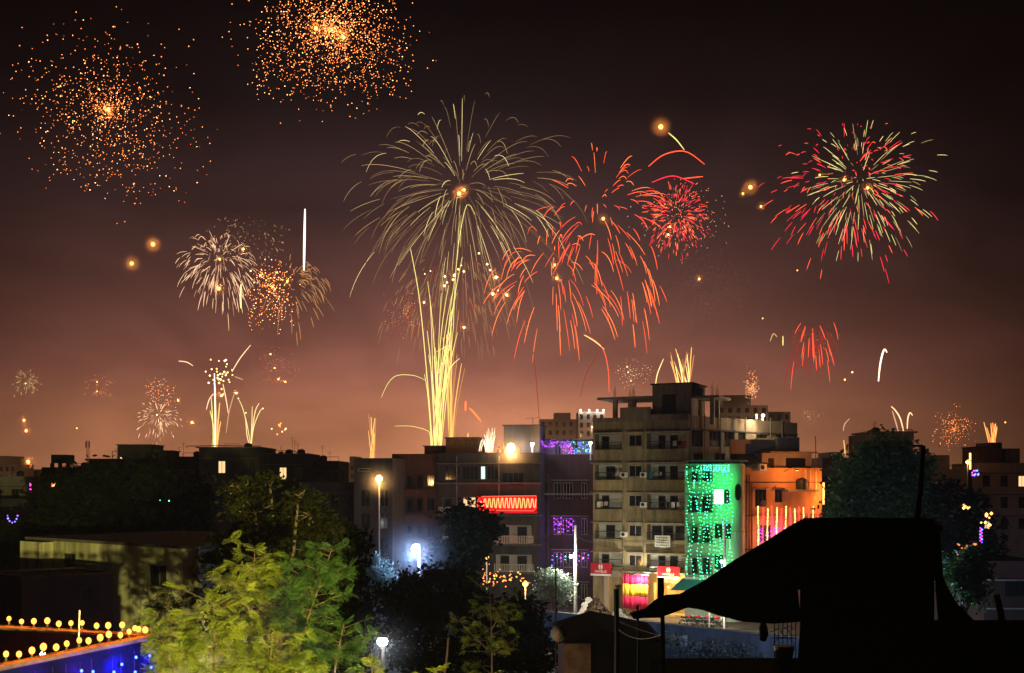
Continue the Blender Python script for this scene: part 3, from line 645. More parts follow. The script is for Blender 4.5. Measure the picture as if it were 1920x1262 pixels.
f.part('vent', MB().tube([(f.u(522), 1.5, f.z(522, 853)), (f.u(522), 1.5, f.z(522, 846))], .3, 8), M['tank']); f.part('antenna', MB().tube([(f.u(522), 1.5, f.z(522, 847)), (f.u(522), 1.5, f.z(522, 836))], .03, 4), M['iron'])
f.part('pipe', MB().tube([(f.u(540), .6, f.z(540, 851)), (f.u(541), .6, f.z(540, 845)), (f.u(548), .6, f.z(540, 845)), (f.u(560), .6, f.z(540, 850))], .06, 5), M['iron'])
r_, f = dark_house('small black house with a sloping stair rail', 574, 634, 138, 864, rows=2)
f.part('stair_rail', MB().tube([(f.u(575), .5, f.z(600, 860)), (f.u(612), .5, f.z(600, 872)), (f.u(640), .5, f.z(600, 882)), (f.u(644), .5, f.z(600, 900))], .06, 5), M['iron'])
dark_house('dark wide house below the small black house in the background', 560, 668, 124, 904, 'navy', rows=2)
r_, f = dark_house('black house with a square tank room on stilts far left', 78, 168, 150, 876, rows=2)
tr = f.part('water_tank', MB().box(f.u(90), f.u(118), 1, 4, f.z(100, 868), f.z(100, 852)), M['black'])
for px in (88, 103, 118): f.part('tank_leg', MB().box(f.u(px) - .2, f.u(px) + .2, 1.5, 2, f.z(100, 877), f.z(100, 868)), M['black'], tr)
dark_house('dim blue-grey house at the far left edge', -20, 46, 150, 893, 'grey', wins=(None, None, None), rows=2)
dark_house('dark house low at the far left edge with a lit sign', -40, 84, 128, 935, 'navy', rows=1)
# far hazy houses
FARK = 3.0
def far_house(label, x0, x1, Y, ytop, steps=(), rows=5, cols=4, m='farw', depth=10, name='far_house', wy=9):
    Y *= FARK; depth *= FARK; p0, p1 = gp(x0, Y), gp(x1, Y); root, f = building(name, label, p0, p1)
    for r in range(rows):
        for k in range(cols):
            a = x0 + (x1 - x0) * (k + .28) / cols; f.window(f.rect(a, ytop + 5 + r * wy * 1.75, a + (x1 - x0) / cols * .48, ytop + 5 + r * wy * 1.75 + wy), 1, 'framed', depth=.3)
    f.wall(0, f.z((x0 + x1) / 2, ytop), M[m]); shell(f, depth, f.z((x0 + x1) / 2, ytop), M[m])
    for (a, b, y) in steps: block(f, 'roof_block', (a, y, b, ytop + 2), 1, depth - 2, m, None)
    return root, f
r_, f = far_house('tall hazy apartment tower behind the roof lamps', 1012, 1090, 340, 786, ((1040, 1070, 774),), 6, 6)
r_, f2_ = far_house('hazy tower with a row of white roof lamps left of the tan house', 1084, 1134, 330, 772, (), 6, 4)
for px in (1089, 1105, 1120, 1132):
    pt = P(px, 769, 329 * FARK); lamp_post('far_roof_lamp', 'leftmost white lamp on the hazy tower roof' if px == 1089 else {1105: 'second white lamp along the hazy tower roof', 1120: 'third white lamp along the hazy tower roof', 1132: 'rightmost white lamp on the hazy tower roof'}[px], (pt.x, pt.y + 2, pt.z - 2.2), 2.3, 2.2, 900, (1, .95, .85), 'tubew', hr=1.0)
far_house('hazy pale block behind the tan house roof', 1345, 1440, 300, 760, ((1355, 1408, 741),), 3, 6)
far_house('hazy low block at the right end of the tan house roof', 1425, 1482, 320, 772, (), 3, 4)
far_house('faint low house in the gap left of the plain dark house', 598, 634, 300, 864, (), 3, 3)
far_house('faint pale house beside the plain dark house', 630, 666, 260, 868, ((655, 668, 856),), 2, 3)
far_house('pale hazy stepped house at the left edge', -15, 30, 270, 870, ((-10, 14, 855),), 3, 4)
far_house('hazy low roofs beyond the far left houses', 24, 82, 290, 880, (), 2, 5)
far_house('dim blue house beyond the peach house', 1542, 1592, 240, 858, ((1556, 1580, 848),), 3, 4, 'grey')
for k, (x, y, lb) in enumerate(((1430, 779, 'bright white lamp on the tan house roof edge'), (1418, 778, 'small yellow lamp on the tan house roof edge'))):
    pt = P(x, y, 121.2 if k == 0 else 120.6); rl = lamp_post('roof_edge_lamp', lb, (pt.x, pt.y, pt.z - .5), .6, .5, 1100 if k == 0 else 120, (1, .78, .5) if k == 0 else (1, .6, .2), 'lampw' if k == 0 else 'lampo', hr=.2 if k == 0 else .12)
    MB().tube([(0, 0, .1), (-.6, 1.0, .2), (-1.3, 2.3, .2)], .04, 5).build('bracket', M['iron'], rl)
# added lamps that brighten the far hazy houses
for px, py, Y_, pw, lb in ((1050, 830, 930, 60000, 'added orange light at the foot of the hazy apartment tower'), (1110, 800, 900, 45000, 'added orange light before the hazy tower with roof lamps'), (1400, 800, 830, 60000, 'added orange light before the hazy pale block'), (635, 895, 700, 25000, 'added orange light before the faint low houses'), (20, 895, 720, 25000, 'added orange light before the pale stepped house')):
    pt = P(px, py, Y_); lamp_post('added_far_light', lb, (pt.x, pt.y, 0), pt.z + .2, pt.z, pw, (1, .55, .28), 'lampo', hr=.5)
# radio mast
pt = gp(165, 460); ms = empty('radio_mast', (*pt, 0)); tag(ms, 'thin lattice radio mast behind the palm', 'mast'); mb = MB(); hz = P(165, 826, 460).z
for a in range(4): mb.tube([(.6 * (-1) ** (a // 2), .6 * (-1) ** a, 0), (.45 * (-1) ** (a // 2), .45 * (-1) ** a, hz)], .06, 4)
for k in range(10): z = hz - 8 + k * .8; mb.tube([(-.5, -.5, z), (.5, -.5, z + .8)], .04, 4).tube([(.5, -.5, z), (-.5, -.5, z + .8)], .04, 4)
mb.build('lattice', M['iron'], ms); MB().box(.5, .9, -.6, -.3, hz - 3, hz - .5).box(-.9, -.5, -.6, -.3, hz - 3, hz - .5).build('antenna_panel', M['grey'], ms)

# ---------------------------------------------------------- right hand skyline
r_, f = dark_house('grey house with a flat concrete roof behind the big right tree', 1634, 1712, 132, 812, 'grey', rows=3)
f.part('roof_slab', MB().box(-.6, f.W + .4, -.5, 6, f.z(1670, 812), f.z(1670, 809)), M['ledge'])
f.part('pipe', MB().tube([(f.u(1700), .3, f.z(1700, 806)), (f.u(1713), .3, f.z(1700, 806)), (f.u(1716), .3, f.z(1700, 830))], .05, 5), M['iron'])
r_, f = dark_house('pale house with a planted balcony behind the right tree edge', 1541, 1600, 150, 878, 'pale', rows=2)
f.part('planter', MB().box(0, f.W, -.8, -.1, f.z(1570, 905), f.z(1570, 893)), M['ledged'])
r_, f = dark_house('dim pink house in the right background', 1736, 1800, 148, 880, 'pale', rows=2, wins=('winy',))
block(f, 'roof_room', (1742, 853, 1786, 882), 1, 6, 'pale', None, False)
r_, f = dark_house('stepped brown house at the right edge', 1834, 1935, 150, 868, 'pale', wins=(None, None, 'winy', None, None, None, 'winy'), rows=3)
block(f, 'tank_room', (1838, 838, 1882, 870), 1, 6, 'rust', None); block(f, 'roof_room', (1876, 828, 1897, 870), 3, 8, 'grey', None, False); block(f, 'stair_head', (1897, 840, 1925, 870), 2, 8, 'grey', None, False)
r_, f = dark_house('beige house low at the right edge with a barred window', 1845, 1960, 74, 1052, 'brownw', rows=0)
f.op = []; w1 = MB()
a, b, c, d = f.rect(1884, 1090, 1915, 1118); f.part('window', MB().box(a, b, -.04, .0, c, d), M['glass'])
for k in range(9): w1.box(a + (b - a) * k / 8 - .02, a + (b - a) * k / 8 + .02, -.09, -.05, c, d)
f.part('grille', w1, M['iron']); f.chajja(f.u(1850), f.u(1960), f.z(1900, 1088), .5, 'ledge'); f.chajja(f.u(1850), f.u(1960), f.z(1900, 1142), .3, 'ledge')
pt = P(1814, 866, 140); lamp_post('roof_lamp', 'round orange lamp right of the dim pink house', (pt.x, pt.y, 0), pt.z + .1, pt.z, 80, (1, .5, .15), 'lampo', hr=.3)
tl = empty('tube_lamp', tuple(P(1819, 862, 148) - Vector((0, 0, 1.3)))); tag(tl, 'vertical orange tube lamp on the roof near the right edge', 'lamp'); MB().tube([(0, 0, 0), (0, 0, 2.2)], .12, 8).build('tube', E['tubeo'], tl); MB().box(-.3, .3, .1, .3, -6, .1).build('bracket', M['iron'], tl)
# ================================================================== STREET
def text_mesh(s, size, m, parent, loc, extr=.01):
    cu = bpy.data.curves.new('lettering', 'FONT'); cu.body = s; cu.size = size; cu.align_x = 'CENTER'; cu.align_y = 'CENTER'; cu.extrude = extr; cu.offset = size * .018
    o = bpy.data.objects.new('tmp', cu); col.objects.link(o); dg = bpy.context.evaluated_depsgraph_get()
    me = bpy.data.meshes.new_from_object(o.evaluated_get(dg)); bpy.data.objects.remove(o)
    me.materials.clear(); me.materials.append(m); t = bpy.data.objects.new('lettering', me); col.objects.link(t)
    t.parent = parent; t.location = loc; t.rotation_euler = (R(90), 0, 0); return t
def shop_sign(label, fc, r, out):
    a, b, c, d = fc.rect(*r); rt = empty('shop_sign', (fc.p0.x, fc.p0.y, 0), fc.rz); tag(rt, label, 'sign', 'red shop signs on the tan house')
    MB().box(a, b, -out, -out + .18, c, d).build('board', M['sign'], rt, bevel=.02)
    MB().box(a, b, -out - .012, -out + .19, c - .22, c - .005).build('white_strip', M['white'], rt)
    W_, H = b - a, d - c; xm = (a + b) / 2
    text_mesh('HAVELLS', H * .30, M['white'], rt, (xm, -out - .02, c + H * .22))
    em = MB(); zc = c + H * .66; s_ = H * .26                                    # two rounded lobes joined by a waist
    for sg in (-1, 1):
        p = [(xm + sg * s_ * (.18 + .62 * math.sin(t)), -out - .02, zc + s_ * math.cos(t)) for t in [math.pi * k / 8 for k in range(9)]]
        q = [(xm + sg * s_ * .14, -out - .02, zc - s_ * .7), (xm + sg * s_ * .14, -out - .02, zc + s_ * .7)]
        pl = p + q; em.quad(*(pl if sg < 0 else pl[::-1]))
    em.box(xm - s_ * .2, xm + s_ * .2, -out - .018, -out - .004, zc - s_ * .12, zc + s_ * .12)
    em.build('emblem', M['white'], rt)
    for x in (a + .2, b - .2): MB().tube([(x, -out + .1, d - .1), (x, .05, d + .1)], .025, 5).build('bracket', M['iron'], rt)
    return rt
shop_sign('red shop signboard with white emblem under the left balcony', TANF, (1112, 1055, 1150, 1075), .75)
shop_sign('red shop signboard with white emblem above the lit shop', TANF, (1238, 1061, 1279, 1080), .95)
def hung_banner(name, label, r, lines, out, seed):
    a, b, c, d = TANF.rect(*r); rt = empty(name, (TANF.p0.x, TANF.p0.y, 0), TANF.rz); tag(rt, label, 'banner'); rg = random.Random(seed)
    mb = MB(); n = 8
    for k in range(n):
        xa, xb = a + (b - a) * k / n, a + (b - a) * (k + 1) / n; ya, yb = -out + .05 * math.sin(k * 1.3), -out + .05 * math.sin((k + 1) * 1.3)
        mb.quad((xa, ya, c + .04 * math.sin(k)), (xb, yb, c + .04 * math.sin(k + 1)), (xb, yb, d), (xa, ya, d))
    o = mb.build('cloth', M['banner'], rt); sm = o.modifiers.new('thick', 'SOLIDIFY'); sm.thickness = .015
    ik = MB()
    for i in range(lines):
        z = d - (d - c) * (i + .8) / (lines + .6); x = a + (b - a) * .1
        while x < b - (b - a) * .14:
            l = rg.uniform(.05, .2); ik.box(x, min(x + l, b - .08), -out - .085, -out - .07, z - .04, z + .05); x += l + .05
    ik.build('printed_lines', M['ink'], rt)['kind'] = 'stuff'
hung_banner('cloth_banner', 'white printed cloth banner tied to the second floor balcony', (1229, 1004, 1258, 1026), 4, .25, 3)
hung_banner('notice_board', 'small white notice beside the right red signboard', (1220, 1062, 1235, 1074), 2, .3, 4)
# striped cloth hung in front of the shop
a, b, c, d = TANF.rect(1175, 1088, 1223, 1148); zb0 = .55
st_ = empty('striped_cloth', (TANF.p0.x, TANF.p0.y, 0), TANF.rz); tag(st_, 'large red and yellow striped cloth hung before the shop', 'cloth')
for i, (za, zt_, mm_) in enumerate(((3.35, 4.35, 'cred'), (2.05, 3.35, 'cyel'), (.75, 2.05, 'cred'))):
    mb = MB(); n = 16
    for k in range(n):
        xa, xb = a + (b - a) * k / n, a + (b - a) * (k + 1) / n; fy = lambda t: -1.35 + .06 * math.sin(t * 1.9) + .03 * math.sin(t * 5)
        wv = lambda t: .05 * math.sin(t * .8)
        mb.quad((xa, fy(k), za + wv(k)), (xb, fy(k + 1), za + wv(k + 1)), (xb, fy(k + 1), zt_ + wv(k + 1)), (xa, fy(k), zt_ + wv(k)))
    o = mb.build('stripe', M[mm_], st_, True); o.modifiers.new('thick', 'SOLIDIFY').thickness = .012
MB().tube([(a - .1, -1.35, 4.4), (b + .1, -1.35, 4.4)], .03, 6).build('rod', M['bamboo'], st_)
# shop lights
sl = empty('shop_tube_light', (TANF.p0.x, TANF.p0.y, 0), TANF.rz); tag(sl, 'bright tube light over the shop entrance beside the striped cloth', 'lamp')
MB().tube([(TANF.u(1196), -.95, 4.3), (TANF.u(1222), -.95, 4.32)], .045, 6).build('tube', E['tubew'], sl); MB().box(TANF.u(1196), TANF.u(1222), -.9, -.84, 4.33, 4.42).build('housing', M['white'], sl)
point_light('lamp_light', (TANF.u(1212), -2.1, 3.9), 1000, (1, .93, .8), sl, .15)
si = empty('shop_bulb', (TANF.p0.x, TANF.p0.y, 0), TANF.rz); tag(si, 'warm bulb hanging inside the open shop', 'lamp')
sx = TANF.u(1250); MB().tube([(sx, .6, 3.5), (sx, .6, 3.1)], .012, 4).build('cord', M['iron'], si); MB().ball((sx, .6, 3.0), .11, 8, 6).build('globe', E['lampo'], si)
point_light('lamp_light', (sx, .5, 2.8), 360, (1, .52, .16), si, .1)
so = empty('shop_front_lamp', (TANF.p0.x, TANF.p0.y, 0), TANF.rz); tag(so, 'warm lamp under the right red signboard', 'lamp')
sx = TANF.u(1281); MB().box(sx - .15, sx + .15, -1.5, -1.3, 3.55, 3.7).build('shade', M['iron'], so); MB().ball((sx, -1.4, 3.42), .14, 8, 6).build('globe', E['lampo'], so); MB().tube([(sx, -1.4, 3.7), (sx, .02, 4.0)], .03, 5).build('arm', M['iron'], so)
point_light('lamp_light', (sx - .3, -1.8, 3.2), 1300, (1, .58, .2), so, .12)
# boundary wall, seen from the vacant lot
wa, wb = Vector(gp(985, 97.0)), Vector(gp(1520, 78.5))
rt = empty('boundary_wall', (*wa, 0), math.atan2((wb - wa).y, (wb - wa).x)); tag(rt, 'long cement boundary wall between the vacant lot and the street', 'wall'); WL = (wb - wa).length
MB().box(0, WL, 0, .22, 0, 2.75).build('wall_body', M['wallg'], rt)
MB().box(-.05, WL + .05, -.06, .28, 2.75, 2.87).build('coping', M['ledge'], rt, bevel=.015)
for k in range(int(WL / 3.2) + 1): MB().box(k * 3.2, k * 3.2 + .3, -.09, -.002, 0, 2.745).build('pier', M['wallg'], rt)
wl2a, wl2b = Vector(gp(700, 101)), Vector(gp(986, 97.2))
rt2 = empty('boundary_wall', (*wl2a, 0), math.atan2((wl2b - wl2a).y, (wl2b - wl2a).x)); tag(rt2, 'boundary wall running behind the dark trees past the white street lamp', 'wall'); WL2 = (wl2b - wl2a).length
MB().box(0, WL2, 0, .22, 0, 2.7).build('wall_body', M['wallg'], rt2); MB().box(0, WL2 - .06, -.06, .28, 2.7, 2.82).build('coping', M['ledge'], rt2)
dv = (wb - wa).normalized(); nv = Vector((dv.y, -dv.x)); ps = wa + dv * ((Vector(gp(1293, 86.5)) - wa).dot(dv)) + nv * .03
po = empty('poster', (*ps, 0), rt.rotation_euler.z); tag(po, 'pale poster pasted crooked on the boundary wall', 'poster')
MB().quad((-.35, -.0, 1.0), (.38, -.0, 1.08), (.45, -.03, 2.12), (-.22, -.02, 2.0)).build('sheet', M['banner'], po).modifiers.new('thick', 'SOLIDIFY').thickness = .006
MB().box(-.05, .2, -.05, -.035, 1.5, 1.75).build('printed_patch', M['cred'], po)
# heaps
def heap(name, label, px, Y, wd, h, m, n, seed, size):
    rg = np.random.default_rng(seed); x, y = gp(px, Y); rt = empty(name, (x, y, 0)); tag(rt, label, 'heap')
    mb = MB(); seg = 18; ring = []
    for i in range(6):
        t = i / 5; ring.append((wd * (1 - t) ** .8, h * t ** .9))
    for (r0, z0), (r1, z1) in zip(ring, ring[1:]):
        for k in range(seg):
            a0, a1 = 2 * math.pi * k / seg, 2 * math.pi * (k + 1) / seg; j = lambda a: 1 + .13 * math.sin(a * 3 + seed) + .08 * math.sin(a * 7)
            mb.quad((r0 * math.cos(a0) * j(a0), .6 * r0 * math.sin(a0) * j(a0), z0), (r0 * math.cos(a1) * j(a1), .6 * r0 * math.sin(a1) * j(a1), z0), (r1 * math.cos(a1) * j(a1), .6 * r1 * math.sin(a1) * j(a1), z1), (r1 * math.cos(a0) * j(a0), .6 * r1 * math.sin(a0) * j(a0), z1))
    mb.build('core', M[m], rt)
    ck = MB()
    for _ in range(n):
        t = rg.random(); a = rg.random() * 6.283; r = wd * (1 - t) ** .8 * rg.uniform(.85, 1.06); z = h * t ** .9; s = size * rg.uniform(.4, 1.3)
        c = Vector((r * math.cos(a), .6 * r * math.sin(a), z)); b0 = len(ck.v); ck.box(-s, s, -s * .7, s * .7, -s * .5, s * .5)
        rot = Matrix.Rotation(rg.random() * 6, 3, 'Z') @ Matrix.Rotation(rg.random() * 3, 3, 'X')
        for i in range(b0, b0 + 8): ck.v[i] = tuple(rot @ Vector(ck.v[i]) + c)
    ck.build('chunks', M[m], rt)['kind'] = 'stuff'
heap('rubble_heap', 'bright white rubble heap at the foot of the lamp pole', 1103, 108, 1.5, 2.6, 'rubble', 170, 1, .16)
heap('debris_heap', 'brown debris heap in front of the white rubble', 1118, 101.5, 2.3, 3.3, 'debris', 220, 2, .13)
heap('rubble_heap', 'low pale rubble heap by the shop doorway', 1160, 107, 1.5, 1.6, 'rubble', 120, 3, .15)
# lamp posts of the street
pt = P(780, 1028, 88); lamp_post('street_lamp', 'blue-white street lamp blazing above the pale blue tree', (pt.x + .25, pt.y, 0), pt.z + .35, pt.z, 3000, (.32, .5, 1), 'lampwb', arm=-.25, puff=2.4, hr=.40, rad=.09)
pt = P(718, 1200, 38); lamp_post('yard_lamp', 'low white yard lamp among the dark trees', (pt.x, pt.y, 0), pt.z + .1, pt.z, 120, (.9, .94, 1), 'lampwb', hr=.2, pole='bamboo', puff=1.1)
pt = P(1069, 1043, 100); lamp_post('street_lamp', 'white street lamp on an arm of the concrete pole', (P(1079, 1043, 100).x, 100, 0), P(1079, 985, 100).z, pt.z, 5200, (1, .97, .74), 'lampw', arm=-.42, pole='conc', hr=.17, rad=.12)
pt = P(1352, 1052, 104); lamp_post('street_lamp', 'white lamp on the slanting pole before the green-lit house', (pt.x + .35, pt.y, 0), P(1345, 985, 104).z, pt.z, 140, (.8, 1, .95), 'lampw', arm=-.3, pole='conc', hr=.2, rad=.1)
pt = P(13, 1085, 70); lamp_post('yard_lamp', 'small white lamp at the far left edge', (pt.x, pt.y, 0), pt.z + .1, pt.z, 130, (.9, .95, 1), 'lampw', hr=.14)
pt = P(985, 1094, 104); so = lamp_post('shop_lamp', 'orange shop lamp glimpsed through the dark trees', (pt.x, pt.y, 0), pt.z + .1, pt.z, 420, (1, .45, .1), 'lampo', hr=.3)
pt = P(912, 1043, 100); lamp_post('hanging_lamp', 'cluster of orange bulbs glimpsed in the dark tree tops', (pt.x, pt.y, 0), pt.z + .1, pt.z, 60, (1, .5, .15), 'ledy', hr=.28)
rg = random.Random(44); ol = empty('orange_light_string', (0, 0, 0)); tag(ol, 'orange fairy lights strung behind the dark trees by the shop lamp', 'fairy lights'); mb = MB(); pts = []
for k in range(60):
    p = P(rg.uniform(905, 985), rg.gauss(1085, 9), 103 + rg.uniform(-1, 1)); mb.octa(p, rg.uniform(.04, .1)); pts.append(p)
mb.build('diodes', E['ember'], ol)['kind'] = 'stuff'; MB().tube(sorted(pts, key=lambda p: p.x), .01, 3).build('wire', M['iron'], ol)
# parked motorbikes in the shop light
def motorbike(label, px, Y, rz):
    x, y = gp(px, Y); rt = empty('motorbike', (x, y, .012), rz); tag(rt, label, 'motorbike', 'motorbikes parked by the wall')
    for wx in (-.65, .65):
        t = [(wx + .3 * math.cos(a), 0, .31 + .3 * math.sin(a)) for a in [2 * math.pi * k / 16 for k in range(17)]]
        o = MB().tube(t, .055, 6).build('wheel', M['tank'], rt); sp = MB()
        for k in range(5): sp.tube([(wx, 0, .31), (wx + .27 * math.cos(k * 1.257), 0, .31 + .27 * math.sin(k * 1.257))], .012, 4)
        sp.build('spokes', M['pole'], o)
    MB().tube([(.38, 0, .85), (.15, 0, .95), (-.1, 0, .86)], [.08, .17, .1], 8).build('fuel_tank', M['sign'], rt, True)
    MB().tube([(-.1, 0, .82), (-.45, 0, .84), (-.8, 0, .92)], [.1, .12, .06], 8).build('seat', M['tank'], rt, True)
    MB().box(-.2, .25, -.13, .13, .3, .65).build('engine', M['iron'], rt, bevel=.04)
    MB().tube([(.65, 0, .31), (.5, 0, .85), (.42, 0, 1.08)], .035, 6).tube([(.42, -.34, 1.1), (.42, .34, 1.1)], .02, 6).build('fork', M['pole'], rt)
    MB().ball((.56, 0, .9), .1, 8, 5).build('headlight', M['white'], rt, True); MB().tube([(0, -.14, .32), (-.8, -.16, .36)], [.03, .05], 6).build('exhaust', M['pole'], rt)
for i, (px, Y, a, lb) in enumerate(((1290, 107.3, 20, 'leftmost motorbike parked below the black tarpaulin hem'), (1306, 107.0, -25, 'second motorbike from the left under the tarpaulin hem'), (1324, 106.6, 15, 'third motorbike from the left under the tarpaulin hem'), (1342, 106.2, -10, 'rightmost motorbike parked beyond the boundary wall'))): motorbike(lb, px, Y, R(a))
pt = P(1330, 1118, 104); lamp_post('stall_lamp', 'bright white lamp over the parked motorbikes', (pt.x, pt.y, 0), pt.z + .1, pt.z, 1300, (1, .82, .55), 'lampw', hr=.2)

# ================================================================== LIMEWASHED HOUSE AND BULB TERRACE (left)
p0, p1 = gp(100, 57.0), gp(372, 49.5)
root, f = building('limewashed_house', 'old limewashed house lit yellow-green behind the front saplings', p0, p1)
f.window(f.rect(118, 1038, 141, 1064), 2, 'framed'); f.window(f.rect(279, 1060, 312, 1100), 2, 'framed')
f.chajja(f.u(146), f.u(178), f.z(160, 1058), .45, 'ledge'); f.wall(0, f.z(230, 1021), M['lime']); shell(f, 9, f.z(230, 1021), M['lime'], .4)
f.part('roof_slab', MB().box(-2.2, f.W + .2, -.35, 9.2, f.z(230, 1021), f.z(230, 1021) + .14), M['ledged'])
f.part('side_block', MB().box(f.u(58), -.004, -.6, 8, 0, f.z(80, 1013) - .05), M['lime']); f.part('pilaster', MB().box(f.u(93), f.u(98), -.72, -.602, 0, f.z(90, 1014) - .08), M['ledge'])
f.part('pipe', MB().tube([(f.u(208), -.1, 0), (f.u(208), -.1, f.z(208, 1022))], .05, 6), M['ledge'])
p0, p1 = gp(40, 44.0), gp(212, 46.5); root, f = building('brown_shed', 'dark brown shed wall standing before the limewashed house', p0, p1, 'shed')
f.window(f.rect(150, 1100, 172, 1130), 2, 'framed'); f.wall(0, f.z(120, 1078), M['brownw']); shell(f, 4, f.z(120, 1078), M['brownw'], .1)
# terrace parapet: corner at the right, one parapet running back-left, one towards us
cz = CZ - (1196 - HZ) / F * 25.0
C0 = Vector(gp(296, 25.0)); A1 = Vector(gp(-60, 27.0)); B1 = Vector(gp(-40, 20.2))
root = empty('terrace_house', (C0.x, C0.y, 0)); tag(root, 'terrace roof corner with bulb-lit parapets and a blue-lit side wall', 'building')
fb = Fac(root, B1, C0)                                   # right flank, towards us
fb.wall(0, cz, M['indigo']); fb.part('coping', MB().box(-.1, fb.W + .06, -.08, .22, cz, cz + .09), M['rust'], bevel=.012)
fk = Fac(root, A1, C0); fk.part('parapet', MB().box(0, fk.W - .3, -.1, .1, cz - .9, cz - .02), M['brownw']); fk.part('coping', MB().box(0, fk.W - .3, -.16, .16, cz - .02, cz + .06), M['rust'], bevel=.012)
fk.part('back_wall', MB().quad((fk.W, .1, 0), (0, .1, 0), (0, .1, cz - .9), (fk.W, .1, cz - .9)), M['navy'])
iv = (Matrix.Translation((B1.x, B1.y, 0)) @ Matrix.Rotation(fb.rz, 4, 'Z')).inverted()
dk = [iv @ Vector((q.x, q.y, cz - .9)) for q in (B1, C0, A1)]; fb.part('terrace_deck', MB().quad(*[tuple(q) for q in dk]), M['ledged'])
def bulb_row(label, fc, xs, zz, y):
    rt = empty('bulb_string', (fc.p0.x, fc.p0.y, 0), fc.rz); tag(rt, label, 'bulb string', 'bulb strings on the terrace parapets'); wr = []
    for i, x in enumerate(xs):
        z = zz + .03 * math.sin(i * 2.1); yy = y + .02 * math.sin(i * 3.3)
        o = MB().ball((x, yy, z + .14), .058 * (1 + .12 * math.sin(i * 5.1)), 10, 7, 1.2).build('bulb', E['bulb'], rt, True); MB().tube([(x, yy, z), (x, yy, z + .07)], .022, 6).build('socket', M['socket'], o); wr += [(x, yy, z + .01), (x + .14, yy, z - .02)]; point_light('bulb_light', (x, yy, z + .14), 22, (1, .24, .02), rt, .085)
    MB().tube(wr, .008, 4).build('wire', M['iron'], rt)
xs = [fk.u(px) for px in (-6, 17, 40, 64, 88, 111, 132, 155, 180, 204, 228, 254)]; bulb_row('string of round bulbs along the rear terrace parapet', fk, xs, cz + .08, 0)
xs = [fb.u(px) for px in (-8, 15, 40, 63, 86, 108, 130, 151, 171, 190, 209, 228, 247, 262, 277)]; bulb_row('string of round bulbs along the near terrace parapet', fb, xs, cz + .11, .05)
bl = empty('blue_light_curtain', (fb.p0.x, fb.p0.y, 0), fb.rz); tag(bl, 'blue diode curtain hanging on the terrace side wall', 'fairy lights'); rg = random.Random(8)
dm = MB(); wr = MB()
for k, px in enumerate((40, 62, 95, 120, 146, 168, 207, 222, 248, 276)):
    x = fb.u(px); z = cz - .15; pts = [(x, -.05, z)]
    while z > cz - 2.2: z -= rg.uniform(.14, .38); dm.ball((x + rg.uniform(-.03, .03), -.08, z), .034, 6, 4); pts.append((x, -.06, z))
    wr.tube(pts, .006, 3)
    if k in (1, 4, 6, 7, 9):
        for zz in (.4, .95): point_light('blue_glow', (x, -.16, cz - zz), 110.0, (.012, .008, 1) if k > 4 else (.14, .006, 1), bl, .03)
dm.build('diodes', E['ledb'], bl)['kind'] = 'stuff'; wr.build('wire', M['iron'], bl)
# small coloured lights on the terrace
tl = empty('terrace_lamp', (*gp(80, 24), cz - .9)); tag(tl, 'small white lamp on the terrace floor between the bulb rows', 'lamp'); MB().tube([(0, 0, 0), (0, 0, .62)], .02, 6).build('stand', M['iron'], tl); MB().ball((0, 0, .68), .06, 8, 6).build('globe', E['lampw'], tl); MB().tube([(.6, .4, 0), (.65, .4, 1.6)], .02, 5).build('pole', M['pole'], tl)

# ================================================================== NEAR ROOF AT THE RIGHT, BLACK AGAINST THE LIGHT
root = empty('roof_hut', P(1480, 1250, 15).to_tuple()); root.location.z = 0; tag(root, 'black roof hut on the neighbouring roof at the right', 'hut')
def hutpart(name, mb, m='near_black', **k):
    o = mb.build(name, M[m], root, **k); o.matrix_parent_inverse = root.matrix_world.inverted() if False else Matrix.Translation(-root.location); return o
xa, xb = P(1500, 0, 14.5).x, P(1752, 0, 14.5).x; zt_ = P(0, 994, 14.5).z; zd = P(0, 1247, 14.5).z
hp = [(xa, 14.5), (xb, 14.5), (P(1748, 0, 17.5).x, 17.5), (P(1504, 0, 17.5).x, 17.5)]
hutpart('wall', MB().prism(hp, zd, zt_))
hutpart('roof_slab', MB().prism([(xa - .03, 14.35), (xb + .06, 14.35), (P(1750, 0, 17.7).x, 17.7), (P(1506, 0, 17.7).x, 17.7)], zt_, zt_ + .06), 'tarp')
hutpart('low_wall', MB().box(xb, P(2050, 0, 14.5).x, 14.6, 14.8, zd - .1, P(0, 1168, 14.5).z))
nb_ = empty('neighbour_house', (P(1500, 0, 16).x, 16, 0)); tag(nb_, 'dark neighbouring house whose flat roof carries the hut', 'building')
for nm, mb, m_ in (('wall', MB().prism([(P(1224, 0, 13.9).x, 13.9), (P(2150, 0, 13.9).x, 13.9), (P(2150, 0, 19.5).x, 19.5), (P(1500, 0, 19.5).x, 19.5), (P(1495, 0, 15.3).x, 15.3), (P(1226, 0, 15.3).x, 15.3)], 0, zd - .12), 'near_black'), ('roof_edge', MB().prism([(P(1220, 0, 13.8).x, 13.8), (P(2150, 0, 13.8).x, 13.8), (P(2150, 0, 15.2).x, 15.2), (P(1222, 0, 15.2).x, 15.2)], zd - .12, zd - .02), 'near_black')):
    o = mb.build(nm, M[m_], nb_); o.matrix_parent_inverse = Matrix.Translation(-nb_.location)
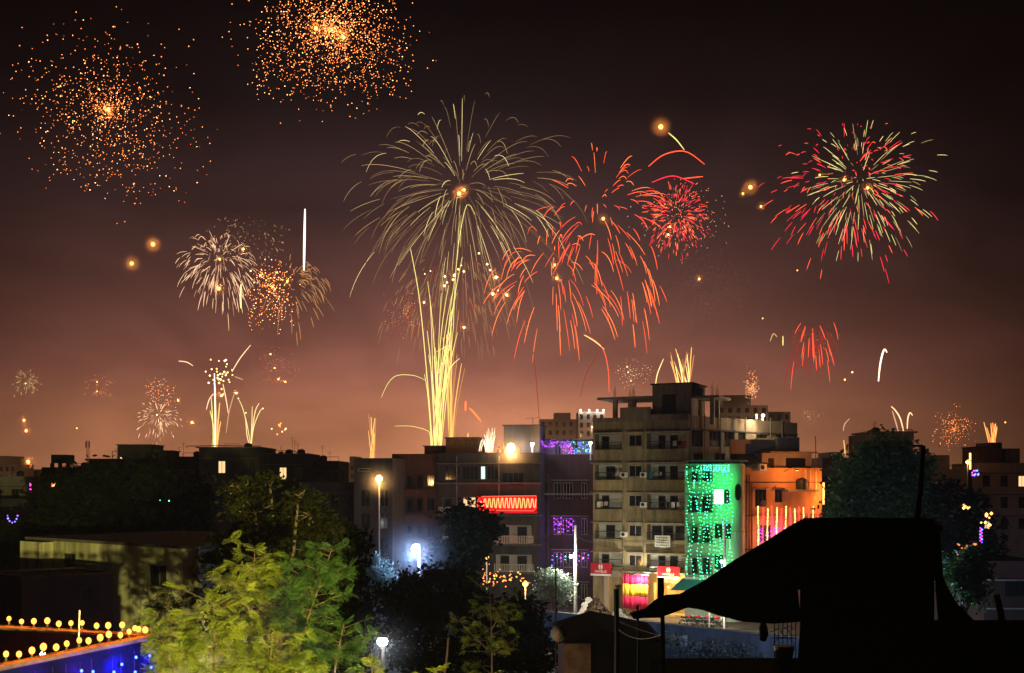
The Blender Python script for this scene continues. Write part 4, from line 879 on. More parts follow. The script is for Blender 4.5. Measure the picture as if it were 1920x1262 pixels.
# tarpaulin: slopes from the hut roof down to a pole at the left, scalloped hem
tp = empty('tarpaulin', (0, 0, 0)); tag(tp, 'black tarpaulin stretched from the hut roof down to a pole', 'tarpaulin')
up = [(1188, 1157, 12.4), (1215, 1143, 12.45), (1232, 1124, 12.5), (1250, 1118, 12.6), (1275, 1116, 12.7), (1320, 1090, 13), (1380, 1052, 13.4), (1440, 1014, 13.8), (1480, 988, 14.1), (1506, 975, 14.3)]
lo_ = [(1188, 1158, 12.4), (1216, 1157, 12.6), (1236, 1155, 12.8), (1262, 1148, 13.0), (1292, 1138, 13.4), (1318, 1142, 13.7), (1352, 1155, 13.9), (1395, 1165, 14.0), (1450, 1168, 14.2), (1506, 1166, 14.4)]
mb = MB(); n = len(up); nr = 6; V = []
for j in range(nr + 1):
    for i in range(n):
        p = P(*up[i]).lerp(P(*lo_[i]), j / nr); p.y += .35 * math.sin(math.pi * j / nr) + .05 * math.sin(i * 2.3 + j); V.append(tuple(p))
mb.v = V; mb.f = [(j * n + i, (j + 1) * n + i, (j + 1) * n + i + 1, j * n + i + 1) for j in range(nr) for i in range(n - 1)]
o = mb.build('front_sheet', M['tarp'], tp, True); o.modifiers.new('thick', 'SOLIDIFY').thickness = .015
mb = MB(); V = []
for j in range(4):                                       # the sheet sags back from its front edge towards a rear rope
    for i in range(n):
        q = P(up[i][0] + 3 * j, up[i][1] + (lo_[i][1] - up[i][1]) * .22 * j, up[i][2] + .6 * j); V.append(tuple(q))
mb.v = V; mb.f = [(j * n + i, j * n + i + 1, (j + 1) * n + i + 1, (j + 1) * n + i) for j in range(3) for i in range(n - 1)]
o = mb.build('roof_sheet', M['tarp'], tp, True); o.modifiers.new('thick', 'SOLIDIFY').thickness = .012
# right flap of the tarpaulin
mb = MB(); e1 = [(1506, 974, 14.2), (1600, 972, 14.2), (1700, 973, 14.2), (1746, 975, 14.2), (1760, 992, 14.2), (1766, 1075, 14.2), (1776, 1100, 14.2), (1796, 1135, 14.2), (1830, 1168, 14.2)]
b0 = [(x, 1180 if k > 3 else 1000, 14.35) for k, (x, y, Y) in enumerate(e1)]
for k in range(len(e1) - 1): mb.quad(P(*b0[k]), P(*b0[k + 1]), P(*e1[k + 1]), P(*e1[k]))
o = mb.build('side_flap', M['tarp'], tp, True); o.modifiers.new('thick', 'SOLIDIFY').thickness = .02
def stick(name, label, a, b, r, cat='pole', m='bamboo', extra=None):
    rt = empty(name, a.to_tuple()); tag(rt, label, cat); MB().tube([(0, 0, 0), tuple((b - a) * .5 + Vector((.01, 0, 0))), tuple(b - a)], [r * 1.1, r, r * .9], 7).build('shaft', M[m], rt); 
    if extra: extra(rt, b - a)
    return rt
stick('bamboo_pole', 'leaning bamboo pole above the hut roof', P(1718, 985, 14), P(1731, 836, 14), .035, extra=lambda rt, t: MB().box(t.x - .04, t.x + .02, -.03, .03, t.z - .12, t.z).tube([tuple(t), (t.x - .14, 0, t.z + .0)], .015, 5).build('tip', M['bamboo'], rt))
stick('wooden_post', 'thick dark post carrying the tarpaulin corner', P(1243, 1262, 12.9), P(1239, 1083, 12.9), .026, extra=lambda rt, t: MB().box(t.x - .035, t.x + .035, -.03, .03, t.z - .25, t.z).build('wrapping', M['tarp'], rt))
stick('wooden_post', 'tall dark post left of the tarpaulin', P(1156, 1290, 20), P(1155, 1105, 20), .05)
stick('wooden_post', 'thin dark stake between the two dark posts', P(1196, 1290, 19), P(1195, 1135, 19), .025)
stick('bamboo_pole', 'short leaning pole at the right behind the low wall', P(1880, 1175, 16), P(1868, 1115, 16), .05)
stick('bamboo_pole', 'thin slanting stick among the dark trees', P(834, 1262, 26), P(841, 1195, 26), .025, m='barkp')
for nm, lb, a, b, s_ in (('wire', 'slack wire from the tall dark post to the hut', P(1160, 1165, 19), P(1480, 1175, 14.8), .25), ('wire', 'lower slack wire between the dark posts', P(1160, 1180, 19), P(1240, 1190, 13.2), .1)):
    pts = [a.lerp(b, k / 12) - Vector((0, 0, s_ * 4 * (k / 12) * (1 - k / 12))) for k in range(13)]; o = MB().tube([tuple(p - a) for p in pts], .008, 4).build(nm, M['iron']); o.location = a; tag(o, lb, 'wire')
# iron gate grille, bucket, cloth
gt = empty('iron_gate', P(1478, 1247, 15.2).to_tuple()); tag(gt, 'black iron gate grille with curled bars beside the hut', 'gate'); mb = MB(); s_ = 15.2 / F; h_ = (1247 - 1165) * s_
for k in range(6): x = (1452 + k * 8 - 1478) * s_; mb.tube([(x, 0, 0), (x, 0, h_)], .007, 5)
for z in (.02, h_ * .35, h_ * .62, h_): mb.tube([((1450 - 1478) * s_, 0, z), ((1494 - 1478) * s_, 0, z)], .008, 5)
mb.build('bars', M['iron'], gt)
for k in range(3):
    x = (1458 + k * 14 - 1478) * s_; MB().tube([(x + .05 * math.cos(a), 0, h_ * .75 + .05 * math.sin(a)) for a in [.6 * j for j in range(10)]], .006, 4).build('scroll', M['iron'], gt)
bu = empty('bucket', P(1470, 1247, 14.9).to_tuple()); tag(bu, 'black bucket standing before the iron gate', 'bucket'); MB().tube([(0, 0, 0), (0, 0, .26)], [.1, .14], 14).build('body', M['tank'], bu); MB().tube([(.14 * math.cos(a), 0, .26 + .12 * math.sin(a)) for a in [math.pi * k / 8 for k in range(9)]], .006, 4).build('handle', M['iron'], bu)
cl = empty('hanging_cloth', P(1431, 1167, 14.3).to_tuple()); tag(cl, 'dark cloth hanging from the tarpaulin hem', 'cloth'); MB().tube([(0, 0, 0), (.0, 0, -.06), (.01, 0, -.16), (.0, .01, -.24)], [.03, .055, .06, .04], 8).build('fabric', M['cloth'], cl, True)
# shed with a gable and the dish
sx0, sx1 = P(1058, 0, 29).x, P(1240, 0, 29).x; zr_, ze = P(0, 1181, 29).z, P(0, 1202, 29).z; xm = P(1128, 0, 29).x
sd = empty('gabled_shed', (sx0, 29, 0)); tag(sd, 'small dark gabled shed with a rusty brown side', 'shed')
o = MB().quad((0, 0, 0), (sx1 - sx0, 0, 0), (sx1 - sx0, 0, ze), (xm - sx0, 0, zr_), (0, 0, ze)).quad((sx1 - sx0, 0, 0), (sx1 - sx0, 4, 0), (sx1 - sx0, 4, ze), (sx1 - sx0, 0, ze)).build('gable_wall', M['near_black'], sd)
MB().box(-.02, .7, -.06, -.004, ze - 1.3, ze - .06).build('rusty_sheet', M['rust'], sd); MB().quad((0, 4, 0), (0, 0, 0), (0, 0, ze), (0, 4, ze)).build('side_wall', M['rust'], sd)
MB().quad((-.15, -.2, ze - .05), (xm - sx0, -.2, zr_ + .02), (xm - sx0, 4.2, zr_ + .02), (-.15, 4.2, ze - .05)).quad((xm - sx0, -.2, zr_ + .02), (sx1 - sx0 + .15, -.2, ze - .05), (sx1 - sx0 + .15, 4.2, ze - .05), (xm - sx0, 4.2, zr_ + .02)).build('roof', M['near_black'], sd)
ds = empty('satellite_dish', (P(1042, 0, 27).x, 27, 0)); tag(ds, 'grey satellite dish on a thin pole by the gabled shed', 'dish'); zc = P(0, 1186, 27).z
MB().tube([(0, 0, 0), (0, 0, P(0, 1060, 27).z)], .018, 6).build('pole', M['bamboo'], ds)
pr = [(0, -.02 - .10 * (r / .2) ** 2, 0, r) for r in (.005, .06, .12, .17, .2)]
MB().tube([(.06, -.2 + .12 * (r / .2) ** 2 * -1 + .12, zc) for (_, _, _, r) in pr], [r for *_, r in pr], 18).build('reflector', M['grey'], ds, True); MB().tube([(.06, -.2, zc - .18), (.06, -.42, zc)], .01, 4).ball((.06, -.43, zc), .03, 6, 4).build('receiver_arm', M['sign'], ds)

# cables across the street
for k, (lb, a, b, sg) in enumerate((('cable from the concrete pole to the tan house', P(1079, 992, 100), P(1290, 1000, 112), .9), ('cable from the concrete pole to the balcony house', P(1079, 990, 100), P(960, 1000, 121), .8), ('cable from the concrete pole to the slanting pole', P(1079, 998, 100), P(1346, 990, 104), 1.1), ('lower cable from the concrete pole to the slanting pole', P(1079, 1006, 100), P(1346, 1000, 104), 1.5), ('cable from the slanting pole to the peach house', P(1346, 990, 104), P(1440, 985, 113), .5), ('cable running left from the concrete pole past the street lamp', P(1079, 994, 100), P(785, 1020, 88), 1.0))):
    pts = [a.lerp(b, j / 14) - Vector((0, 0, sg * 4 * (j / 14) * (1 - j / 14))) for j in range(15)]; o = MB().tube([tuple(p - a) for p in pts], .022, 4).build('cable', M['iron']); o.location = a; tag(o, lb, 'cable')
# people at the roof lamp
def person(label, loc, face):
    rt = empty('person', loc, face); tag(rt, label, 'person', 'people on the balcony house roof')
    vs_ = [((0, 0, .95), .15), ((0, 0, 1.2), .15), ((0, 0, 1.42), .17), ((0, 0, 1.53), .06), ((0, .01, 1.60), .085), ((0, .01, 1.72), .09),
           ((.2, 0, 1.4), .07), ((.26, -.05, 1.14), .05), ((.2, -.24, 1.0), .04), ((-.2, 0, 1.4), .07), ((-.27, 0, 1.12), .05), ((-.25, -.14, .9), .04),
           ((.1, 0, .88), .1), ((.11, -.04, .48), .07), ((.11, 0, .06), .05), ((.12, -.14, .04), .045), ((-.1, 0, .88), .1), ((-.12, .03, .48), .07), ((-.13, .06, .06), .05), ((-.14, -.08, .04), .045)]
    ed = [(0, 1), (1, 2), (2, 3), (3, 4), (4, 5), (2, 6), (6, 7), (7, 8), (2, 9), (9, 10), (10, 11), (0, 12), (12, 13), (13, 14), (14, 15), (0, 16), (16, 17), (17, 18), (18, 19)]
    me = bpy.data.meshes.new('body'); me.from_pydata([v for v, r in vs_], ed, []); o = bpy.data.objects.new('body', me); col.objects.link(o); o.parent = rt
    o.modifiers.new('skin', 'SKIN'); 
    for sv, (v, r) in zip(me.skin_vertices[0].data, vs_): sv.radius = (r, r)
    me.skin_vertices[0].data[0].use_root = True
    o.modifiers.new('sub', 'SUBSURF').render_levels = 2; me.materials.append(M['shirt'])
    MB().ball((0, .02, 1.70), .105, 10, 6).build('hair', M['tank'], rt, True); MB().ball((0, -.055, 1.655), .062, 8, 6, 1.3).build('face', M['skin'], rt, True)
zr = JF.z(940, 849) - .8
for (px, Y, a, lb) in ((936, 121.2, 40, 'person standing left of the orange roof lamp'), (975, 122.0, -60, 'person standing right of the orange roof lamp')): person(lb, (*gp(px, Y + 2), zr - .25), R(a))

# ================================================================== TREES
def leaves(centers, size, rg, asp=.5, up=.35):
    n = len(centers); a = rg.normal(size=(n, 3)); a[:, 2] *= up + .3; a /= np.linalg.norm(a, axis=1)[:, None]
    b = rg.normal(size=(n, 3)); b -= a * (a * b).sum(1)[:, None]; b /= np.linalg.norm(b, axis=1)[:, None]
    s = size * rg.uniform(.6, 1.4, n)[:, None]
    V = np.stack([centers - a * s, centers + b * s * asp, centers + a * s, centers - b * s * asp], 1).reshape(-1, 3)
    return V, np.arange(4 * n).reshape(-1, 4)
def broad_tree(name, label, px, Y, lobes, n, size, m, seed, clump=.45, bark='bark', trunk_r=.2, cat='tree', group=None, per=26):
    """lobes: (px, py, half width px, half height px, dY) ellipsoids the foliage clumps fill"""
    rg = np.random.default_rng(seed); x, y = gp(px, Y); rt = empty(name, (x, y, 0)); tag(rt, label, cat, group); o0 = np.array((x, y, 0)); s = Y / F
    vol = np.array([l[2] * l[3] for l in lobes], float); vol /= vol.sum(); tk = MB(); C = []; ends = []
    top = max((CZ - (l[1] - HZ) * s) for l in lobes); low = min(CZ - (l[1] + l[3] * .3 - HZ) * s for l in lobes)
    lean = np.array((rg.uniform(-.3, .3), rg.uniform(-.2, .2), 0)); hz_ = max(1.5, low)
    tk.tube([(0, 0, 0), tuple(lean * .5 + (0, 0, hz_ * .5)), tuple(lean + (0, 0, hz_))], [trunk_r * 1.3, trunk_r, trunk_r * .75], 8)
    for l, v in zip(lobes, vol):
        c = np.array(P(l[0], l[1], Y + l[4])) - o0; r = np.array((l[2] * s, max(l[2], l[3]) * s * .8, l[3] * s))
        st0 = lean + (0, 0, hz_ * rg.uniform(.8, 1.0)); mid = (st0 + c) / 2 + rg.normal(size=3) * .2
        tk.tube([tuple(st0), tuple(mid), tuple(c)], [trunk_r * .6, trunk_r * .35, trunk_r * .15], 6)
        nc = max(3, int(n * v / per))
        d = rg.normal(size=(nc, 3)); d /= np.linalg.norm(d, axis=1)[:, None]; rr = rg.uniform(.25, 1, nc) ** .45 * rg.uniform(.8, 1.12, nc)
        cc = c + d * rr[:, None] * r
        for q in cc[:: max(1, nc // 7)]: tk.tube([tuple(c), tuple((c + q) / 2 + rg.normal(size=3) * .12), tuple(q)], [trunk_r * .16, trunk_r * .1, trunk_r * .04], 5)
        for q in cc: C.append(q + rg.normal(size=(per, 3)) * clump * rg.uniform(.5, 1.2) * np.array((1, 1, .7)))
    tk.build('trunk', M[bark], rt); V, Q = leaves(np.concatenate(C), size, rg); np_mesh('crown', V, Q, M[m], rt); return rt
broad_tree('big_tree', 'big olive tree standing dark above the lit saplings', 530, 38, [(450, 915, 32, 30, 0), (505, 900, 22, 18, .5), (478, 960, 55, 40, 0), (560, 930, 22, 20, -.3), (580, 965, 48, 40, .3), (520, 1020, 110, 45, 0), (600, 1010, 60, 50, .8), (440, 1050, 60, 50, 0), (560, 1090, 110, 70, .5), (470, 1140, 90, 60, .6)], 11000, .11, 'leafo', 11, .26, trunk_r=.22)
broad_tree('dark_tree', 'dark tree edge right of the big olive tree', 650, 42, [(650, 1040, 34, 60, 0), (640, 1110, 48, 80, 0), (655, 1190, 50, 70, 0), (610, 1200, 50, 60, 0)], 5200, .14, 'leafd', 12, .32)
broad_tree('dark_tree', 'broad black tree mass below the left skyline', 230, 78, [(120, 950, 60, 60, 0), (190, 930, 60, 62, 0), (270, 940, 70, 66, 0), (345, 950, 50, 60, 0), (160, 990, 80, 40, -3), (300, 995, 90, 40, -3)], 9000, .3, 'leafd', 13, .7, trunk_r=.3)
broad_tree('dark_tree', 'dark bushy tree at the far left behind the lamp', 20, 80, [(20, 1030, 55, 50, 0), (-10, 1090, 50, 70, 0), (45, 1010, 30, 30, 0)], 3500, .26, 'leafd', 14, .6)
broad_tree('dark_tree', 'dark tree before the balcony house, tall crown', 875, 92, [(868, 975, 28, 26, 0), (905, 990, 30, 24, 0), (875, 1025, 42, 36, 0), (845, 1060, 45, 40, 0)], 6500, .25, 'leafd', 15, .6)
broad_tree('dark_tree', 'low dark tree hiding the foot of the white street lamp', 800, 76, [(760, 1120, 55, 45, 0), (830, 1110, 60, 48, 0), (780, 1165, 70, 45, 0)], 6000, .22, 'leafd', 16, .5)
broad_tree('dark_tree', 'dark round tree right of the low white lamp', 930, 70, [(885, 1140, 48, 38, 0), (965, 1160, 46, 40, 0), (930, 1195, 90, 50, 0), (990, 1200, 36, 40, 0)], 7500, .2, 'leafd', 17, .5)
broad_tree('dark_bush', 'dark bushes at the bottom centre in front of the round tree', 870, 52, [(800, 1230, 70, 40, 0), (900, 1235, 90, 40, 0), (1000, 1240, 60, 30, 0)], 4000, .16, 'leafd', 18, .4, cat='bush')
broad_tree('pale_tree', 'pale tree lit blue-white by the street lamp', 712, 87, [(705, 1065, 24, 24, 0), (722, 1085, 22, 28, 0), (695, 1095, 22, 26, 0)], 3000, .13, 'leafp', 19, .35, trunk_r=.1)
broad_tree('pale_tree', 'pale green young tree beside the concrete pole', 1040, 98.6, [(1030, 1080, 22, 16, 0), (1052, 1088, 22, 20, 0), (1025, 1105, 26, 20, 0), (1050, 1118, 20, 18, 0)], 2800, .12, 'leafp', 20, .35, trunk_r=.09)
broad_tree('big_tree', 'massive dark round tree behind the hut at the right', 1655, 90, [(1660, 850, 50, 36, 0), (1620, 880, 50, 44, 0), (1700, 880, 46, 46, 0), (1650, 930, 80, 50, 0), (1590, 945, 45, 45, 0), (1720, 930, 40, 55, 0), (1620, 985, 70, 40, 0), (1700, 990, 60, 50, 0)], 14000, .22, 'leafg', 21, .6, trunk_r=.4)
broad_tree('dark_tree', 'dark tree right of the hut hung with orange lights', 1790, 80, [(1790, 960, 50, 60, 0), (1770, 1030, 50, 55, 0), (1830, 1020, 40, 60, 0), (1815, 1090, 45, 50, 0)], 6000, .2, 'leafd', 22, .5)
broad_tree('green_tree', 'leafy green tree in front of the low beige house', 1800, 60, [(1800, 1075, 40, 40, 0), (1830, 1060, 30, 30, 0), (1815, 1110, 34, 24, 0)], 3200, .14, 'leafg', 23, .35)
broad_tree('wall_creeper', 'creepers growing over the inside of the boundary wall', 1370, 83.5, [(1330, 1215, 60, 18, 0), (1420, 1222, 60, 18, -1.5), (1260, 1200, 30, 14, 1)], 3000, .12, 'leafp', 24, .3, cat='creeper', trunk_r=.03)
# palm
x, y = gp(142, 95); pm = empty('palm_tree', (x, y, 0)); tag(pm, 'black palm crown rising above the left dark trees', 'palm'); zt_ = P(142, 888, 95).z
MB().tube([(0, 0, 0), (.2, 0, zt_ * .5), (0, 0, zt_)], [.22, .16, .13], 8).build('trunk', M['bark'], pm); rg = random.Random(5)
for k in range(13):
    a = k * 2.4; e = R(rg.uniform(25, 80)); Lf = rg.uniform(1.6, 2.3); mb = MB(); pts = []
    for i in range(9):
        t = i / 8; pts.append(Vector((math.cos(a) * math.cos(e) * Lf * t, math.sin(a) * math.cos(e) * Lf * t, zt_ + math.sin(e) * Lf * t - .9 * t * t)))
    mb.tube(pts, [.03 - .003 * i for i in range(9)], 4); sd_ = Vector((-math.sin(a), math.cos(a), 0))
    for i in range(1, 9):
        for j in (0, .5):
            p = pts[i - 1].lerp(pts[i], j)
            for sg in (-1, 1): q = p + sd_ * sg * .42 + Vector((0, 0, -.22)) + (pts[i] - pts[i - 1]) * .6; mb.quad(p, (p + q) / 2 + Vector((0, 0, .04)), q)
    mb.build('frond', M['leafd'], pm)
# feathery saplings near the camera
def frond_template():
    V = []; Q = []; n = 13
    for i in range(n):
        t = (i + .6) / n; x = t; z = .10 * math.sin(t * 2.2) - .22 * t * t; l = .27 * math.sin(math.pi * (.15 + .8 * t)) + .04; wd = .008
        for sg in (-1, 1):
            b = len(V); V += [(x, 0, z), (x + .05 + wd, sg * l * .5, z - .01), (x + .07, sg * l, z - .05 * 1), (x + .02 - wd, sg * l * .5, z - .01)]; Q.append((b, b + 1, b + 2, b + 3) if sg > 0 else (b + 3, b + 2, b + 1, b))
    b = len(V); V += [(0, -.008, 0), (.6, -.006, -.0), (1, 0, -.13), (.6, .006, 0)]; Q.append((b, b + 1, b + 2, b + 3))
    return np.array(V), np.array(Q)
FV, FQ = frond_template()
def sapling(label, base_px, Y, stems, m, seed, flen=.42, whorl=8, dens=1.3, bark='barkp', r0=.034, group='feathery saplings near the camera'):
    """stems: list of pixel polylines (px, py, dY); feathery fronds whorl round the twigs"""
    flen *= .66; rg = np.random.default_rng(seed); x, y = gp(base_px, Y); rt = empty('feathery_sapling', (x, y, 0)); tag(rt, label, 'sapling', group); o0 = Vector((x, y, 0)); tk = MB(); T = []
    def put(p, az, el, L_, roll=0):
        T.append((p, az, el, L_, roll))
    for si, stm in enumerate(stems):
        pts = [P(a, b, Y + d) - o0 for a, b, d in stm]
        if si == 0: pts = [Vector((0, 0, 0))] + pts
        n = len(pts); rr = r0 * (1 if si == 0 else .6)
        tk.tube(pts, [rr * (1 - .8 * i / (n - 1)) for i in range(n)], 7)
        seq = []
        for a, b in zip(pts[(1 if si == 0 else 0):], pts[(2 if si == 0 else 1):]):
            for k in range(max(2, int((b - a).length / (.056 / dens)))): seq.append(a.lerp(b, rg.random()))
        for p in seq:                                       # side twigs carrying whorls
            az = rg.random() * 6.283; L_ = rg.uniform(.15, .75) * (1.0 if si == 0 else .7); e = rg.uniform(-.1, .6)
            q = p + Vector((math.cos(az) * L_, math.sin(az) * L_, L_ * e)); tk.tube([tuple(p), tuple(q)], [.007, .003], 4)
            for k in range(whorl // 2): put(p.lerp(q, rg.uniform(.4, 1)), az + rg.normal() * .9, rg.uniform(-.8, .6), flen * rg.uniform(.6, 1.1))
            for k in range(whorl // 2): put(q, az + rg.normal() * 1.1, rg.uniform(-.8, .8), flen * rg.uniform(.7, 1.15))
        for k in range(whorl): put(pts[-1], k * 6.283 / whorl + rg.normal() * .2, rg.uniform(.0, .6), flen * rg.uniform(.8, 1.2))
    tk.build('stem', M[bark], rt)
    N_ = len(T); A = np.array([t[1] for t in T]); El = np.array([t[2] for t in T]); S = np.array([t[3] for t in T]); Pp = np.array([tuple(t[0]) for t in T]); Ro = rg.normal(size=N_) * .95
    X = FV[None, :, 0] * S[:, None]; Yv = FV[None, :, 1] * S[:, None]; Z = FV[None, :, 2] * S[:, None]
    Y2 = Yv * np.cos(Ro)[:, None] - Z * np.sin(Ro)[:, None]; Z2 = Yv * np.sin(Ro)[:, None] + Z * np.cos(Ro)[:, None]
    X2 = X * np.cos(El)[:, None] - Z2 * np.sin(El)[:, None]; Z3 = X * np.sin(El)[:, None] + Z2 * np.cos(El)[:, None]
    V = np.stack([X2 * np.cos(A)[:, None] - Y2 * np.sin(A)[:, None], X2 * np.sin(A)[:, None] + Y2 * np.cos(A)[:, None], Z3], 2) + Pp[:, None, :]
    Q = (FQ[None] + (np.arange(N_) * len(FV))[:, None, None]).reshape(-1, 4); np_mesh('crown', V.reshape(-1, 3), Q, M[m], rt); return rt
sapling('lit feathery sapling right of the bulb terrace', 318, 21, [[(320, 1300, 0), (328, 1230, 0), (338, 1160, 0)], [(325, 1250, 0), (300, 1215, .3)], [(328, 1240, 0), (360, 1205, -.3)]], 'leaf', 31, .38)
sapling('lit feathery sapling with a straight pink stem', 402, 20.5, [[(400, 1300, 0), (402, 1220, 0), (401, 1128, 0)], [(402, 1215, 0), (440, 1180, .3)], [(401, 1230, 0), (366, 1190, -.2)]], 'leaf', 32, .4)
sapling('tall lit sapling in front of the big olive tree', 470, 25, [[(468, 1300, 0), (472, 1150, 0), (478, 1030, 0)], [(472, 1120, 0), (505, 1060, .3)], [(470, 1150, 0), (440, 1090, -.2)], [(472, 1180, 0), (515, 1150, -.3)]], 'leaf', 33, .42)
sapling('leaning lit sapling with its tip at the upper right', 560, 23.5, [[(548, 1300, 0), (566, 1190, 0), (595, 1110, 0), (622, 1030, 0)], [(566, 1190, 0), (530, 1120, .3)], [(590, 1125, 0), (565, 1060, .4)], [(600, 1100, 0), (640, 1075, -.2)]], 'leafg', 34, .42)
sapling('lower lit sapling beside the low white lamp', 628, 22.5, [[(622, 1300, 0), (632, 1230, 0), (645, 1170, 0)], [(630, 1240, 0), (600, 1190, .3)], [(632, 1235, 0), (668, 1215, -.2)]], 'leafg', 35, .38)
sapling('bushy lit sapling filling the bottom between the stems', 500, 20, [[(500, 1310, 0), (505, 1250, 0), (512, 1190, 0)], [(502, 1270, 0), (460, 1215, .3)], [(503, 1270, 0), (555, 1230, -.2)], [(502, 1280, 0), (590, 1255, 0)]], 'leaf', 36, .38)
sapling('lone lit sapling with a pink stem at the bottom centre', 922, 26, [[(923, 1300, 0), (922, 1190, 0), (918, 1102, 0)], [(922, 1225, 0), (885, 1190, .2), (862, 1165, .3)], [(922, 1180, 0), (945, 1140, -.2)]], 'leaf', 37, .36, 7, .8)
sapling('small lit tuft at the bottom left of centre', 696, 19, [[(696, 1320, 0), (698, 1248, 0)]], 'leaf', 38, .30, 7, .8)
sapling('small lit tuft at the bottom beside the slanting stick', 815, 20, [[(815, 1320, 0), (818, 1256, 0)]], 'leaf', 39, .26, 6, .7)
sapling('dim feathery shrub between the limewashed house and the saplings', 300, 34, [[(300, 1260, 0), (310, 1160, 0), (318, 1110, 0)], [(306, 1190, 0), (280, 1140, .3)], [(310, 1160, 0), (345, 1120, 0)], [(308, 1200, 0), (355, 1170, 0)]], 'leafo', 40, .5, 8, .8)
# lamp on the camera's side of the lot that lights the saplings and the limewashed wall
fx = Vector((10.0, -22.0, 0)); fl = empty('flood_light', fx.to_tuple()); tag(fl, 'yellow flood light on a tall mast behind the viewer lighting the saplings', 'lamp')
MB().tube([(0, 0, 0), (0, 0, 11.1)], [.14, .08], 8).build('pole', M['pole'], fl); MB().box(-.35, .35, -.15, .15, 11.0, 11.5).build('housing', M['iron'], fl, bevel=.03); MB().box(-.3, .3, .155, .17, 11.05, 11.45).build('lens', E['lampo'], fl)
point_light('lamp_light', (0, .4, 11.25), 290000, (1, .86, .26), fl, .2, spot=(14, (-.384, 1, -.0)))
lp_ = Vector((-2.7, 22.5, 0)); lamp_post('yard_lamp', 'added yellow light below the view for the lone sapling', lp_.to_tuple(), 8.6, 8.4, 1100, (1, .84, .3), 'lampo', hr=.12)  # added lamp, out of view, that lights the lone sapling
pt = P(1570, 1120, 66); lamp_post('added_wall_light', 'added blue-white light hidden behind the hut for the boundary wall', (pt.x, pt.y, 0), pt.z + .1, pt.z, 6500, (.35, .55, 1), 'lampw', hr=.3)  # added lamp, out of sight, that gives the boundary wall its blue light
# little lights glimpsed among the trees and houses
def glimpse(name, label, pts, Y, ems, r=.1, glow=None, seed=1):
    rt = empty(name, P(*pts[0], Y).to_tuple()); tag(rt, label, 'fairy lights'); o = P(*pts[0], Y); bl = {}; rg = random.Random(seed)
    for i, p in enumerate(pts): bl.setdefault(ems[i % len(ems)], MB()).octa(P(*p, Y) - o, r * rg.uniform(.7, 1.3))
    for e, b in bl.items(): b.build('diodes', E[e], rt)['kind'] = 'stuff'
    MB().tube([P(*p, Y) - o for p in pts], .012, 3).build('wire', M['iron'], rt)
    if glow: point_light('glow', (0, -.8, 0), glow[0], glow[1], rt, .2)
rg = random.Random(77)
def scat(x0, x1, y0, y1, n): return [(rg.uniform(x0, x1), rg.uniform(y0, y1)) for _ in range(n)]
glimpse('light_garland', 'violet garland hanging in a U on the left edge house', [(14, 967), (15, 972), (18, 977), (23, 980), (28, 978), (31, 973), (33, 967)], 70, ['ledp', 'ledb'], .06, (25, (.4, .2, 1)))
glimpse('lantern_cluster', 'small red lantern cluster left of the black trees', scat(97, 105, 904, 912, 7), 74, ['ledr', 'ledy'], .05)
glimpse('lantern_cluster', 'magenta light strand at the far left skyline', scat(56, 59, 906, 920, 6), 110, ['ledm'], .08)
glimpse('lantern_cluster', 'orange lights high in the dark tree right of the hut', scat(1806, 1818, 940, 955, 6), 74, ['ledy', 'amber'], .1, (15, (1, .5, .15)))
glimpse('lantern_cluster', 'larger orange light cluster in the dark tree right of the hut', scat(1838, 1860, 962, 985, 11), 72, ['ledy', 'star'], .1, (30, (1, .45, .1)))
glimpse('light_strand', 'upright violet light strand right of the dark tree', [(1838 + (k % 2) * 3, 990 + k * 3) for k in range(10)], 72, ['ledp', 'ledb', 'ledm'], .07, (15, (.4, .1, 1)))
glimpse('lantern_cluster', 'violet-blue lights on the roof beside the orange tube lamp', scat(1822, 1836, 882, 891, 12), 130, ['ledp', 'ledb'], .12)
glimpse('lantern_cluster', 'reddish lights low in the dark tree right of the hut', scat(1795, 1832, 1018, 1040, 12), 74, ['amberd', 'redo'], .08, (25, (1, .3, .08)))
glimpse('light_strand', 'pink lights above the gap beside the hut', scat(1782, 1800, 1058, 1075, 9), 76, ['ledm', 'pinkd'], .09, (20, (1, .2, .5)))
glimpse('light_strand', 'violet shop lights seen through the gap beside the hut', scat(1748, 1790, 1082, 1135, 24), 84, ['ledp', 'ledb', 'pinkd'], .1, (160, (.5, .3, 1)))
glimpse('lantern_cluster', 'tiny pale green lights deep in the black trees', [(300, 938), (317, 939)], 70, ['ledc'], .045)
